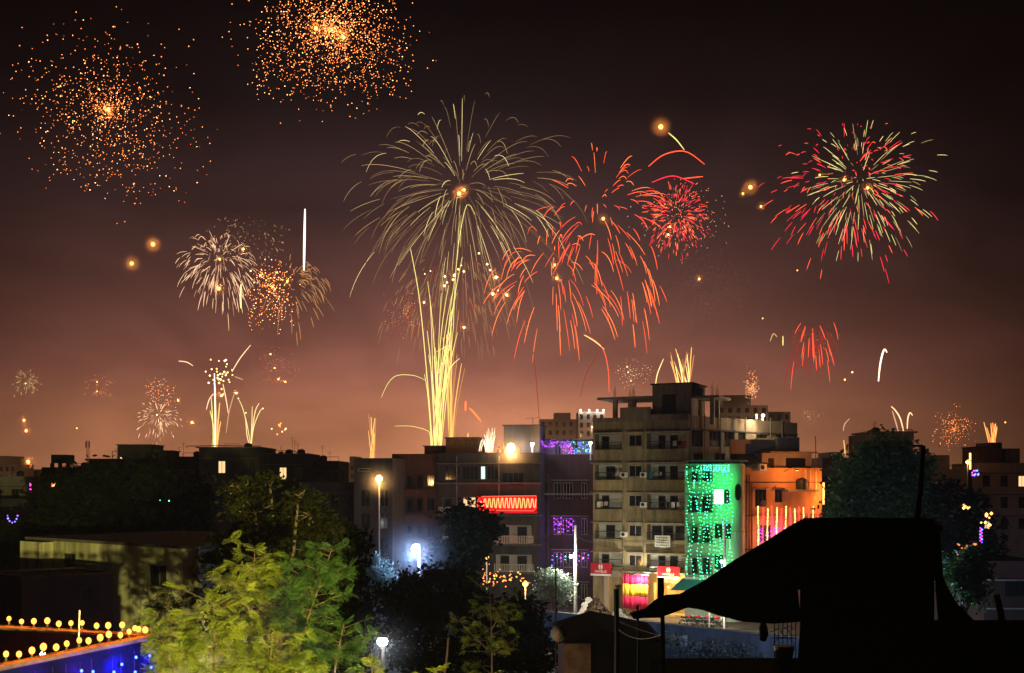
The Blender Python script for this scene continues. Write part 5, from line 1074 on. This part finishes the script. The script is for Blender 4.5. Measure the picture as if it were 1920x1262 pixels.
# ================================================================== FIREWORKS (real size, 150 to 420 m away)
def fw(name, label, cx, cy, Y):
    rt = empty(name, P(cx, cy, Y).to_tuple()); tag(rt, label, 'firework', 'fireworks over the city'); return rt
def stars(rt, lst, Y, o, em='star'):
    for (px, py, r) in lst:
        MB().ball(P(px, py, Y) - o, r * .7 * Y / F, 8, 6).build('star', E[em], rt, True)
        if r >= 2.6: point_light('star_light', P(px, py, Y) - o, r * r * 260, (1, .36, .08), rt, r * 1.05 * Y / F); halo_puff('halo_puff', P(px, py, Y) - o, r * 4.0 * Y / F, .05, (1, .8, .62), rt)
def dots(name, label, cx, cy, Y, n, rx, ry, seed, ems=(('ember', .6), ('ember2', .4)), r=(.5, 1.0), pw=.75, cores=(), streams=0, core_em='star', fall=0):
    rg = random.Random(seed); rt = fw(name, label, cx, cy, Y); o = P(cx, cy, Y); s = Y / F; B = {e: MB() for e, _ in ems}
    def em():
        t = rg.random()
        for e, w_ in ems:
            t -= w_
            if t <= 0: return B[e]
        return B[ems[0][0]]
    for _ in range(n):
        d = Vector((rg.gauss(0, 1), rg.gauss(0, 1), rg.gauss(0, 1))).normalized(); q = rg.random() ** pw * rg.uniform(.7, 1.25)
        em().octa((d.x * rx * q * s, d.y * rx * q * s, (d.z * ry * q - fall * q * q * rg.random()) * s), rg.uniform(*r) * s)
    for _ in range(streams):                                # chains of sparks falling below the burst
        x = rg.uniform(-.8, .8) * rx; z = -rg.uniform(.3, .9) * ry; dx = x * .02
        for k in range(rg.randint(4, 9)): em().octa((x * s, rg.uniform(-.3, .3) * rx * s, z * s), rg.uniform(*r) * s * .9); z -= rg.uniform(3, 8); x += dx + rg.uniform(-1, 1)
    for e, b in B.items():
        if b.v: b.build('sparks', E[e], rt)['kind'] = 'stuff'
    stars(rt, cores, Y, o, core_em); return rt
def trails(name, label, cx, cy, Y, n, rad, seed, ems, wpx=(.5, .9), t0=(.3, .7), tl=(.15, .4), droop=25, cores=(), each=False, squash=1.0, core_em='star', cone=None, part='trail', drag=2.0, rmin=.35):
    """burning trails thrown from one point: drag slows them, gravity bends them"""
    rg = random.Random(seed); rt = fw(name, label, cx, cy, Y); o = P(cx, cy, Y); s = Y / F; B = {}
    for i in range(n):
        d = Vector((rg.gauss(0, 1), rg.gauss(0, 1), rg.gauss(0, 1))).normalized()
        if cone: d = Vector((rg.gauss(cone[0], cone[2]), rg.gauss(0, .25), rg.gauss(cone[1], cone[2]))); d = d.normalized()
        Rr = rad * rg.uniform(rmin, 1.0) ** .6; a = rg.uniform(*t0); b = min(1.15, a + rg.uniform(*tl)); pts = []; w_ = rg.uniform(*wpx) * s; rr = []; m_ = 9
        for k in range(m_):
            u_ = k / (m_ - 1); t = a + (b - a) * u_; e = (1 - math.exp(-drag * t)) / (1 - math.exp(-drag))
            pts.append((d.x * Rr * e * s, d.y * Rr * e * s, (d.z * Rr * e * squash - droop * t * t) * s)); rr.append(w_ * (.15 + .85 * math.sin(math.pi * (.12 + .80 * u_)) ** .8))
        e_ = ems[i % len(ems)] if isinstance(ems, (list, tuple)) else ems
        if each: MB().tube(pts, rr, 5).build(part, E[e_], rt)
        else: B.setdefault(e_, MB()).tube(pts, rr, 4)
    for e_, b in B.items(): b.build('spark_trails', E[e_], rt)['kind'] = 'stuff'
    stars(rt, cores, Y, o, core_em); return rt
def arcs(name, label, lines, Y, ems, wpx=1.0, cores=(), core_em='star', n=14, seed=1, part='trail', taper=True):
    """single rising or falling trails given as pixel polylines, smoothed"""
    cx, cy = lines[0][0][:2]; rt = fw(name, label, cx, cy, Y); o = P(cx, cy, Y); rg = random.Random(seed); s = Y / F
    for i, ln in enumerate(lines):
        q = [Vector(p) for p in ln]; pts = []
        for k in range(n + 1):
            t = k / n * (len(q) - 1); j = min(int(t), len(q) - 2); u_ = t - j
            p0_, p1_, p2_, p3_ = q[max(j - 1, 0)], q[j], q[j + 1], q[min(j + 2, len(q) - 1)]
            v = .5 * (2 * p1_ + (p2_ - p0_) * u_ + (2 * p0_ - 5 * p1_ + 4 * p2_ - p3_) * u_ ** 2 + (3 * p1_ - p0_ - 3 * p2_ + p3_) * u_ ** 3)
            pts.append(P(v.x, v.y, Y + (i % 5 - 2) * .6) - o)
        w_ = (wpx if not hasattr(wpx, '__len__') else rg.uniform(*wpx)) * s
        rr = [w_ * ((.35 + .65 * math.sin(math.pi * (.15 + .75 * k / n))) if taper else 1) for k in range(n + 1)]
        MB().tube(pts, rr, 5).build(part, E[ems[i % len(ems)]], rt)
    stars(rt, cores, Y, o, core_em); return rt

dots('spark_burst', 'round burst of scattered orange sparks at the upper left', 203, 205, 400, 1250, 185, 172, 1, r=(.55, 1.15), pw=.95, cores=[(203, 205, 4.5)], streams=10, fall=18, ems=(('ember', .55), ('ember2', .3), ('emberh', .15)))
dots('spark_burst', 'dense burst of orange sparks cut by the top edge', 622, 55, 400, 2100, 168, 112, 2, r=(.55, 1.15), pw=.85, cores=[(592, 53, 5), (644, 70, 5)], streams=34, fall=45, ems=(('ember', .6), ('ember2', .22), ('emberh', .18)))
trails('gold_willow', 'wide golden willow burst in the upper centre', 865, 352, 380, 300, 265, 3, ['gold', 'gold2', 'gold2', 'gold2', 'goldb', 'gold'], (.24, .42), (.08, .7), (.25, .55), 62, cores=[(861, 363, 5), (870, 356, 4)], squash=.92)
trails('red_willow', 'large red willow burst with long curved trails, upper one', 1120, 392, 360, 80, 150, 4, ['redt', 'redo', 'redt'], (.38, .68), (.3, .7), (.3, .6), 26, cores=[(1131, 410, 4)], each=True, squash=1.05)
trails('red_willow', 'orange-red willow burst below the upper red one', 1040, 500, 360, 72, 165, 5, ['redo', 'redt', 'redo'], (.38, .68), (.25, .7), (.3, .6), 60, cores=[(1040, 497, 3.5), (1044, 522, 4)], each=True, squash=.9)
trails('red_willow', 'red trails falling right of the orange-red willow', 1150, 470, 365, 22, 120, 46, ['redt', 'redo'], (.45, .75), (.5, .7), (.2, .4), 95, each=True, cone=(.5, -.55, .35))
trails('red_burst', 'dense small crimson burst right of the red willows', 1268, 402, 380, 420, 84, 6, ['crim', 'redt', 'crim', 'redo'], (.32, .65), (.18, .75), (.08, .2), 14, cores=[(1256, 425, 3), (1253, 440, 3)])
dots('spark_burst', 'pale sparks sprinkled round the crimson burst', 1280, 420, 378, 170, 95, 70, 7, ems=(('pink', 1),), r=(.4, .9), pw=.4)
trails('two_colour_burst', 'red and lime burst at the right', 1612, 338, 380, 200, 165, 8, ['lime', 'gold', 'goldb', 'lime'], (.28, .52), (.1, .7), (.14, .3), 22, cores=[(1583, 337, 3.5), (1627, 352, 4), (1537, 328, 2.6)])
trails('crimson_streaks', 'crimson streaks mixed through the red and lime burst', 1585, 345, 384, 210, 170, 9, ['crim', 'crim', 'redt'], (.42, .75), (.3, .85), (.12, .26), 30)
trails('white_gold_burst', 'pale gold burst left of the white rocket trail', 412, 490, 360, 260, 92, 10, ['pink', 'pinkd', 'pink'], (.28, .5), (.15, .8), (.15, .36), 34, cores=[(410, 541, 5), (412, 486, 3.2), (456, 467, 3.6)])
trails('dim_gold_burst', 'dim olive-gold burst above the pale gold one', 470, 440, 380, 150, 85, 11, ['gold2', 'gold2', 'gold'], (.4, .65), (.5, .9), (.06, .14), 14, squash=.6)
dots('spark_burst', 'tight cluster of orange sparks beside the pale gold burst', 508, 535, 362, 330, 50, 62, 12, ems=(('ember', .5), ('emberh', .3), ('ember2', .2)), r=(.5, 1.1), pw=.6, cores=[(488, 516, 3), (511, 538, 3), (539, 527, 3), (470, 508, 2.4)], streams=10, fall=20)
trails('amber_palm', 'drooping amber burst below the white rocket trail', 540, 530, 366, 90, 95, 13, ['amberd', 'gold2', 'amberd'], (.5, .8), (.15, .7), (.15, .35), 52, cone=(.55, .1, .55))
arcs('rocket_trail', 'bright vertical white rocket trail left of the gold willow', [[(570, 507), (571, 450), (572, 392)]], 340, ['white'], 2.3)
arcs('rocket_trail', 'short yellow rocket trail inside the pale gold burst', [[(452, 578), (451, 555), (452, 533)]], 350, ['goldb'], 1.8)
# lone burning stars
for i, (px, py, r, lb) in enumerate(((287, 458, 5, 'upper of the two bright orange stars at the left'), (247, 494, 4.6, 'lower of the two bright orange stars at the left'), (1407, 351, 5, 'bright orange star left of the red and lime burst'), (1393, 363, 2.6, 'small star touching the bright orange star'), (1427, 387, 2.8, 'small orange star below the bright one'), (1311, 523, 3, 'orange star below the crimson burst'), (360, 792, 3.6, 'orange star left of the pale star cluster, above the dark roofs'), (334, 751, 2.8, 'dim orange star above the pale pink burst'), (45, 788, 3.2, 'upper star low at the far left'), (49, 808, 3.4, 'lower star low at the far left'), (53, 866, 4.2, 'orange star on the left horizon'), (507, 664, 2.4, 'star above the dim orange sprinkle'), (1584, 712, 2.4, 'lower orange star of the pair at right'), (1598, 698, 2.4, 'upper orange star of the pair at right'), (1885, 792, 1.8, 'small star right of the orange fountain at the right edge'), (144, 803, 1.8, 'tiny orange star above the radio mast'), (1430, 597, 1.6, 'faint spark in the right centre sky'))):
    rt = fw('burning_star', lb, px, py, 350); MB().ball((0, 0, 0), r * 350 / F * .7, 10, 7).build('core', E['star'], rt, True)
    if r >= 2.6: point_light('star_light', (0, 0, 0), r * r * 260, (1, .36, .08), rt, r * 1.05 * 350 / F); halo_puff('halo_puff', (0, 0, 0), r * 4.2 * 350 / F, .05, (1, .8, .62), rt)
arcs('comet', 'bright orange star with a lime tail at the upper right of centre', [[(1253, 249), (1268, 262), (1283, 281)]], 350, ['limeb'], 1.1, cores=[(1239, 238, 6)])
arcs('red_arc', 'single red arc below the comet', [[(1216, 312), (1245, 290), (1285, 284), (1321, 308)], [(1222, 342), (1262, 330), (1302, 345)], [(1280, 335), (1318, 331)]], 352, ['redt', 'crim', 'redt'], 1.0)
# big lime fountain in the centre
rg = random.Random(15); L_ = []
for k in range(26):
    bx = 818 + rg.uniform(-9, 9); h = rg.uniform(120, 330) if k > 2 else rg.uniform(330, 380); lean = rg.uniform(-30, 40) * h / 260; L_.append([(bx, 846), (bx + lean * .25, 846 - h * .35), (bx + lean * .6, 846 - h * .75), (bx + lean, 846 - h)])
L_ += [[(808, 846), (806, 815), (798, 806), (770, 799), (740, 799)], [(798, 713), (775, 704), (745, 704), (728, 718), (715, 745)], [(822, 700), (835, 668), (845, 652), (840, 648), (818, 660)], [(828, 735), (845, 690), (862, 672)], [(830, 760), (848, 640), (852, 560), (858, 470), (872, 392), (882, 386), (890, 402)]]
arcs('lime_fountain', 'tall lime-yellow firework fountain rising behind the balcony house', L_, 250, ['limeb', 'limeb', 'lime', 'limeb', 'goldb'], (.5, .95))
rg = random.Random(16); L_ = []
for k in range(14):
    bx = 845 + rg.uniform(-5, 5); h = rg.uniform(120, 270); lean = rg.uniform(-12, 26); L_.append([(bx, 848), (bx + lean * .3, 848 - h * .5), (bx + lean, 848 - h)])
arcs('amber_fountain', 'amber fountain right behind the lime one', L_, 256, ['amber', 'amberd'], (.7, 1.3))
dots('star_cluster', 'bright white stars above the lime fountain', 875, 525, 300, 14, 80, 40, 17, ems=(('starw', 1),), r=(1.3, 2.4), pw=.6, cores=[(852, 516, 3.5), (930, 520, 4), (950, 553, 3.6), (924, 551, 4), (795, 567, 3), (870, 614, 3.4), (833, 536, 3)], core_em='starw')
trails('falling_gold', 'rain of dim gold streaks round the star cluster', 850, 500, 320, 260, 150, 18, ['gold2', 'amberd', 'gold2', 'crimd'], (.35, .6), (.4, 1), (.06, .14), 120, squash=.55, drag=1.2)
dots('spark_burst', 'sprinkle of orange sparks left of the lime fountain', 760, 585, 320, 110, 45, 50, 19, ems=(('ember2', .7), ('ember', .3)), r=(.35, .7), pw=.5)
arcs('red_arc', 'long thin red trails falling at the centre right', [[(1098, 628), (1128, 650), (1140, 690), (1142, 735)], [(1000, 660), (1006, 720), (1012, 800)], [(1130, 650), (1100, 700), (1088, 745)]], 330, ['redt', 'crimd', 'crimd'], .7)
arcs('thin_trail', 'pale curved trail above the tan house', [[(1095, 628), (1115, 640), (1133, 655)]], 330, ['goldb'], .8)
arcs('orange_flare', 'small orange flares over the stair head of the balcony house', [[(873, 770), (873, 752)], [(880, 765), (890, 775), (902, 790)], [(846, 846), (846, 825), (845, 800)], [(877, 846), (877, 825), (878, 812)]], 240, ['redo', 'redo', 'amber', 'amber'], 1.5)
# left centre: star cluster over two fountains
dots('star_cluster', 'tight cluster of big pale stars in the left centre', 416, 702, 300, 34, 30, 36, 20, ems=(('starw', .7), ('star', .3)), r=(1.3, 2.5), pw=.5, cores=[(403, 740, 3), (415, 742, 3), (443, 737, 3)], core_em='starw')
arcs('twin_fountain', 'narrow white-gold fountain under the pale star cluster', [[(401, 838), (399, 790), (396, 745)], [(403, 838), (404, 780), (402, 700)], [(405, 838), (409, 790), (412, 755)], [(398, 838), (400, 800), (394, 770)], [(403, 838), (404, 800), (403, 770)], [(407, 838), (410, 812), (414, 790)]], 290, ['limeb', 'white', 'amber'], (.9, 1.6))
arcs('pale_trail', 'pale trails flung out from the pale star cluster', [[(435, 697), (450, 672), (470, 647)], [(418, 720), (424, 750), (428, 775)], [(440, 736), (430, 770), (424, 812)], [(387, 768), (392, 750), (400, 738)], [(335, 677), (350, 679), (362, 686)], [(440, 706), (456, 712)]], 300, ['pink', 'pink', 'pinkd'], .9)
arcs('palm_fountain', 'small palm-shaped fountain right of the narrow one', [[(470, 838), (464, 800), (455, 765), (447, 748)], [(468, 838), (463, 815), (461, 790), (458, 775)], [(470, 838), (472, 800), (473, 762)], [(471, 838), (476, 800), (487, 772), (493, 766)], [(469, 838), (474, 800), (479, 770), (486, 756)]], 290, ['lime', 'pink', 'limeb'], .8, cores=[(493, 766, 1.6), (447, 747, 1.4), (461, 774, 1.5)], core_em='starw')
dots('spark_burst', 'little scatter of stars right of the palm fountain', 524, 803, 300, 10, 16, 14, 22, ems=(('starw', .6), ('ember', .4)), r=(1.0, 1.7), pw=.4)
trails('pink_burst', 'pale pink burst low in the left sky', 297, 778, 310, 150, 52, 23, ['pink', 'pinkd', 'pinkd'], (.4, .7), (.1, .8), (.1, .22), 18, cores=[(294, 778, 2)], core_em='starw')
dots('spark_burst', 'pink sparks above the pale pink burst', 300, 735, 312, 90, 30, 30, 24, ems=(('pink', .5), ('ember', .5)), r=(.4, .9), pw=.4)
trails('dim_burst', 'faint gold burst at the far left', 48, 713, 380, 110, 34, 25, ['gold2', 'gold'], (.4, .6), (.1, .8), (.12, .25), 8, cores=[(48, 719, 1.8)])
trails('dim_burst', 'faint red burst left of centre, low', 187, 718, 380, 110, 36, 26, ['crimd', 'amberd'], (.35, .55), (.2, .8), (.1, .2), 10, cores=[(182, 716, 1.8), (182, 734, 1.7)])
dots('spark_burst', 'faint orange sprinkle above the palm fountain', 520, 690, 380, 170, 48, 45, 27, ems=(('ember2', 1),), r=(.3, .6), pw=.5, cores=[(515, 690, 2.2), (522, 711, 2.6), (535, 716, 2.6)])
dots('spark_dust', 'very faint spark dust below the crimson burst', 1325, 545, 380, 420, 100, 90, 28, ems=(('pinkd', 1),), r=(.18, .4), pw=.45)
trails('red_shower', 'short red shower of falling streaks at the right', 1522, 585, 370, 60, 100, 29, ['crimd', 'redt', 'crimd'], (.4, .7), (.15, .7), (.2, .4), 60, each=True, cone=(.0, -.85, .33))
dots('spark_burst', 'red-gold embers under the red shower', 1530, 640, 372, 90, 50, 40, 30, ems=(('ember2', .6), ('crimd', .4)), r=(.3, .6), pw=.5, cores=[(1495, 507, 1.8)])
arcs('rocket_trail', 'short lime rocket trail left of the red shower', [[(1468, 648), (1468, 630)], [(1444, 640), (1450, 626), (1457, 632)]], 360, ['limeb', 'gold'], 1.1)
arcs('curved_rocket', 'hooked white-gold rocket trail at the right', [[(1647, 715), (1650, 685), (1655, 662), (1659, 655), (1663, 661)]], 340, ['white'], 1.7)
arcs('curved_rocket', 'pair of hooked gold trails above the grey roof', [[(1694, 808), (1688, 785), (1679, 770), (1671, 762)], [(1684, 808), (1679, 790), (1673, 770)], [(1701, 805), (1702, 785), (1706, 774), (1711, 779)]], 300, ['pink', 'pinkd', 'pink'], 1.3)
arcs('curved_rocket', 'faint hooked trails beyond the peach house', [[(1581, 808), (1584, 795), (1593, 785)], [(1585, 855), (1584, 845), (1582, 825)], [(1599, 832), (1601, 824), (1606, 828)]], 320, ['pinkd', 'amber', 'amber'], 1.0)
def fount(label, bx, by, wd, h, n, Y, ems, seed, wpx=(.7, 1.3), nm='fountain'):
    rg = random.Random(seed); L_ = []
    for k in range(n):
        x = bx + rg.uniform(-.25, .25) * wd; l = rg.uniform(-.5, .5) * wd; hh = h * rg.uniform(.5, 1); L_.append([(x, by), (x + l * .5, by - hh * .5), (x + l, by - hh)])
    return arcs(nm, label, L_, Y, ems, wpx)
fount('orange fountain behind the plain dark house roof', 698, 860, 22, 90, 12, 260, ['amber', 'amberd'], 41)
fount('amber fountain behind the stair head of the tan house', 1283, 735, 48, 90, 17, 240, ['amber', 'amberd', 'goldb'], 42)
arcs('thin_trail', 'thin gold arc left of the amber fountain on the tan house', [[(1229, 722), (1233, 700), (1244, 673)]], 240, ['goldb'], .9)
fount('orange fountain over the stepped brown house', 1862, 838, 26, 48, 11, 260, ['redo', 'amber'], 43, (.9, 1.6))
dots('spark_fountain', 'golden spark fountain right of the tan house stair head', 1409, 728, 280, 170, 15, 28, 31, ems=(('ember', .4), ('pink', .6)), r=(.4, .8), pw=.6, fall=-8)
dots('spark_burst', 'gold sparks left of the amber fountain', 1187, 702, 300, 150, 42, 28, 32, ems=(('pink', .5), ('gold', .5)), r=(.35, .8), pw=.5, cores=[(1176, 688, 1.8), (1178, 698, 1.8), (1183, 714, 1.6)])
dots('spark_burst', 'cone of orange sparks above the right skyline', 1790, 805, 320, 240, 38, 42, 33, ems=(('ember', .4), ('ember2', .6)), r=(.35, .9), pw=.6)
dots('spark_burst', 'small pink scatter above the dim blue house', 1520, 778, 320, 55, 20, 16, 34, ems=(('pinkd', .7), ('pink', .3)), r=(.35, .7), pw=.5)
# roof fountain of white sparks on the balcony house
L_ = []; rg = random.Random(50)
for k in range(30):
    bx = 917 + rg.uniform(-7, 7); h = rg.uniform(12, 52); l = rg.uniform(-7, 7); L_.append([(bx, 848), (bx + l * .4, 848 - h * .6), (bx + l, 848 - h)])
for k in range(5): x = 907 - rg.uniform(0, 8); L_.append([(912, 846), (x + 2, 830 - rg.uniform(0, 8)), (x - 2, 836), (x - 4, 846)])
rf = arcs('roof_sparkler', 'white spark fountain burning on the balcony house roof', L_, 120.5, ['white', 'pink', 'white'], (.3, .6))
point_light('spark_light', (.3, -.6, .6), 260, (1, .75, .45), rf, .2)

# ================================================================== HAZE of the firework smoke
hm = bpy.data.materials.new('smoky_air'); hm.use_nodes = True; t = hm.node_tree; t.nodes.clear()
ho = t.nodes.new('ShaderNodeOutputMaterial'); hv = t.nodes.new('ShaderNodeVolumePrincipled')
hv.inputs['Color'].default_value = (.58, .56, .60, 1); hv.inputs['Density'].default_value = HAZE; hv.inputs['Anisotropy'].default_value = .4
t.links.new(hv.outputs[0], ho.inputs['Volume'])
if HAZE > 0: tag(MB().box(-720, 720, -80, 1420, -1, 214).build('haze', hm), kind='stuff')
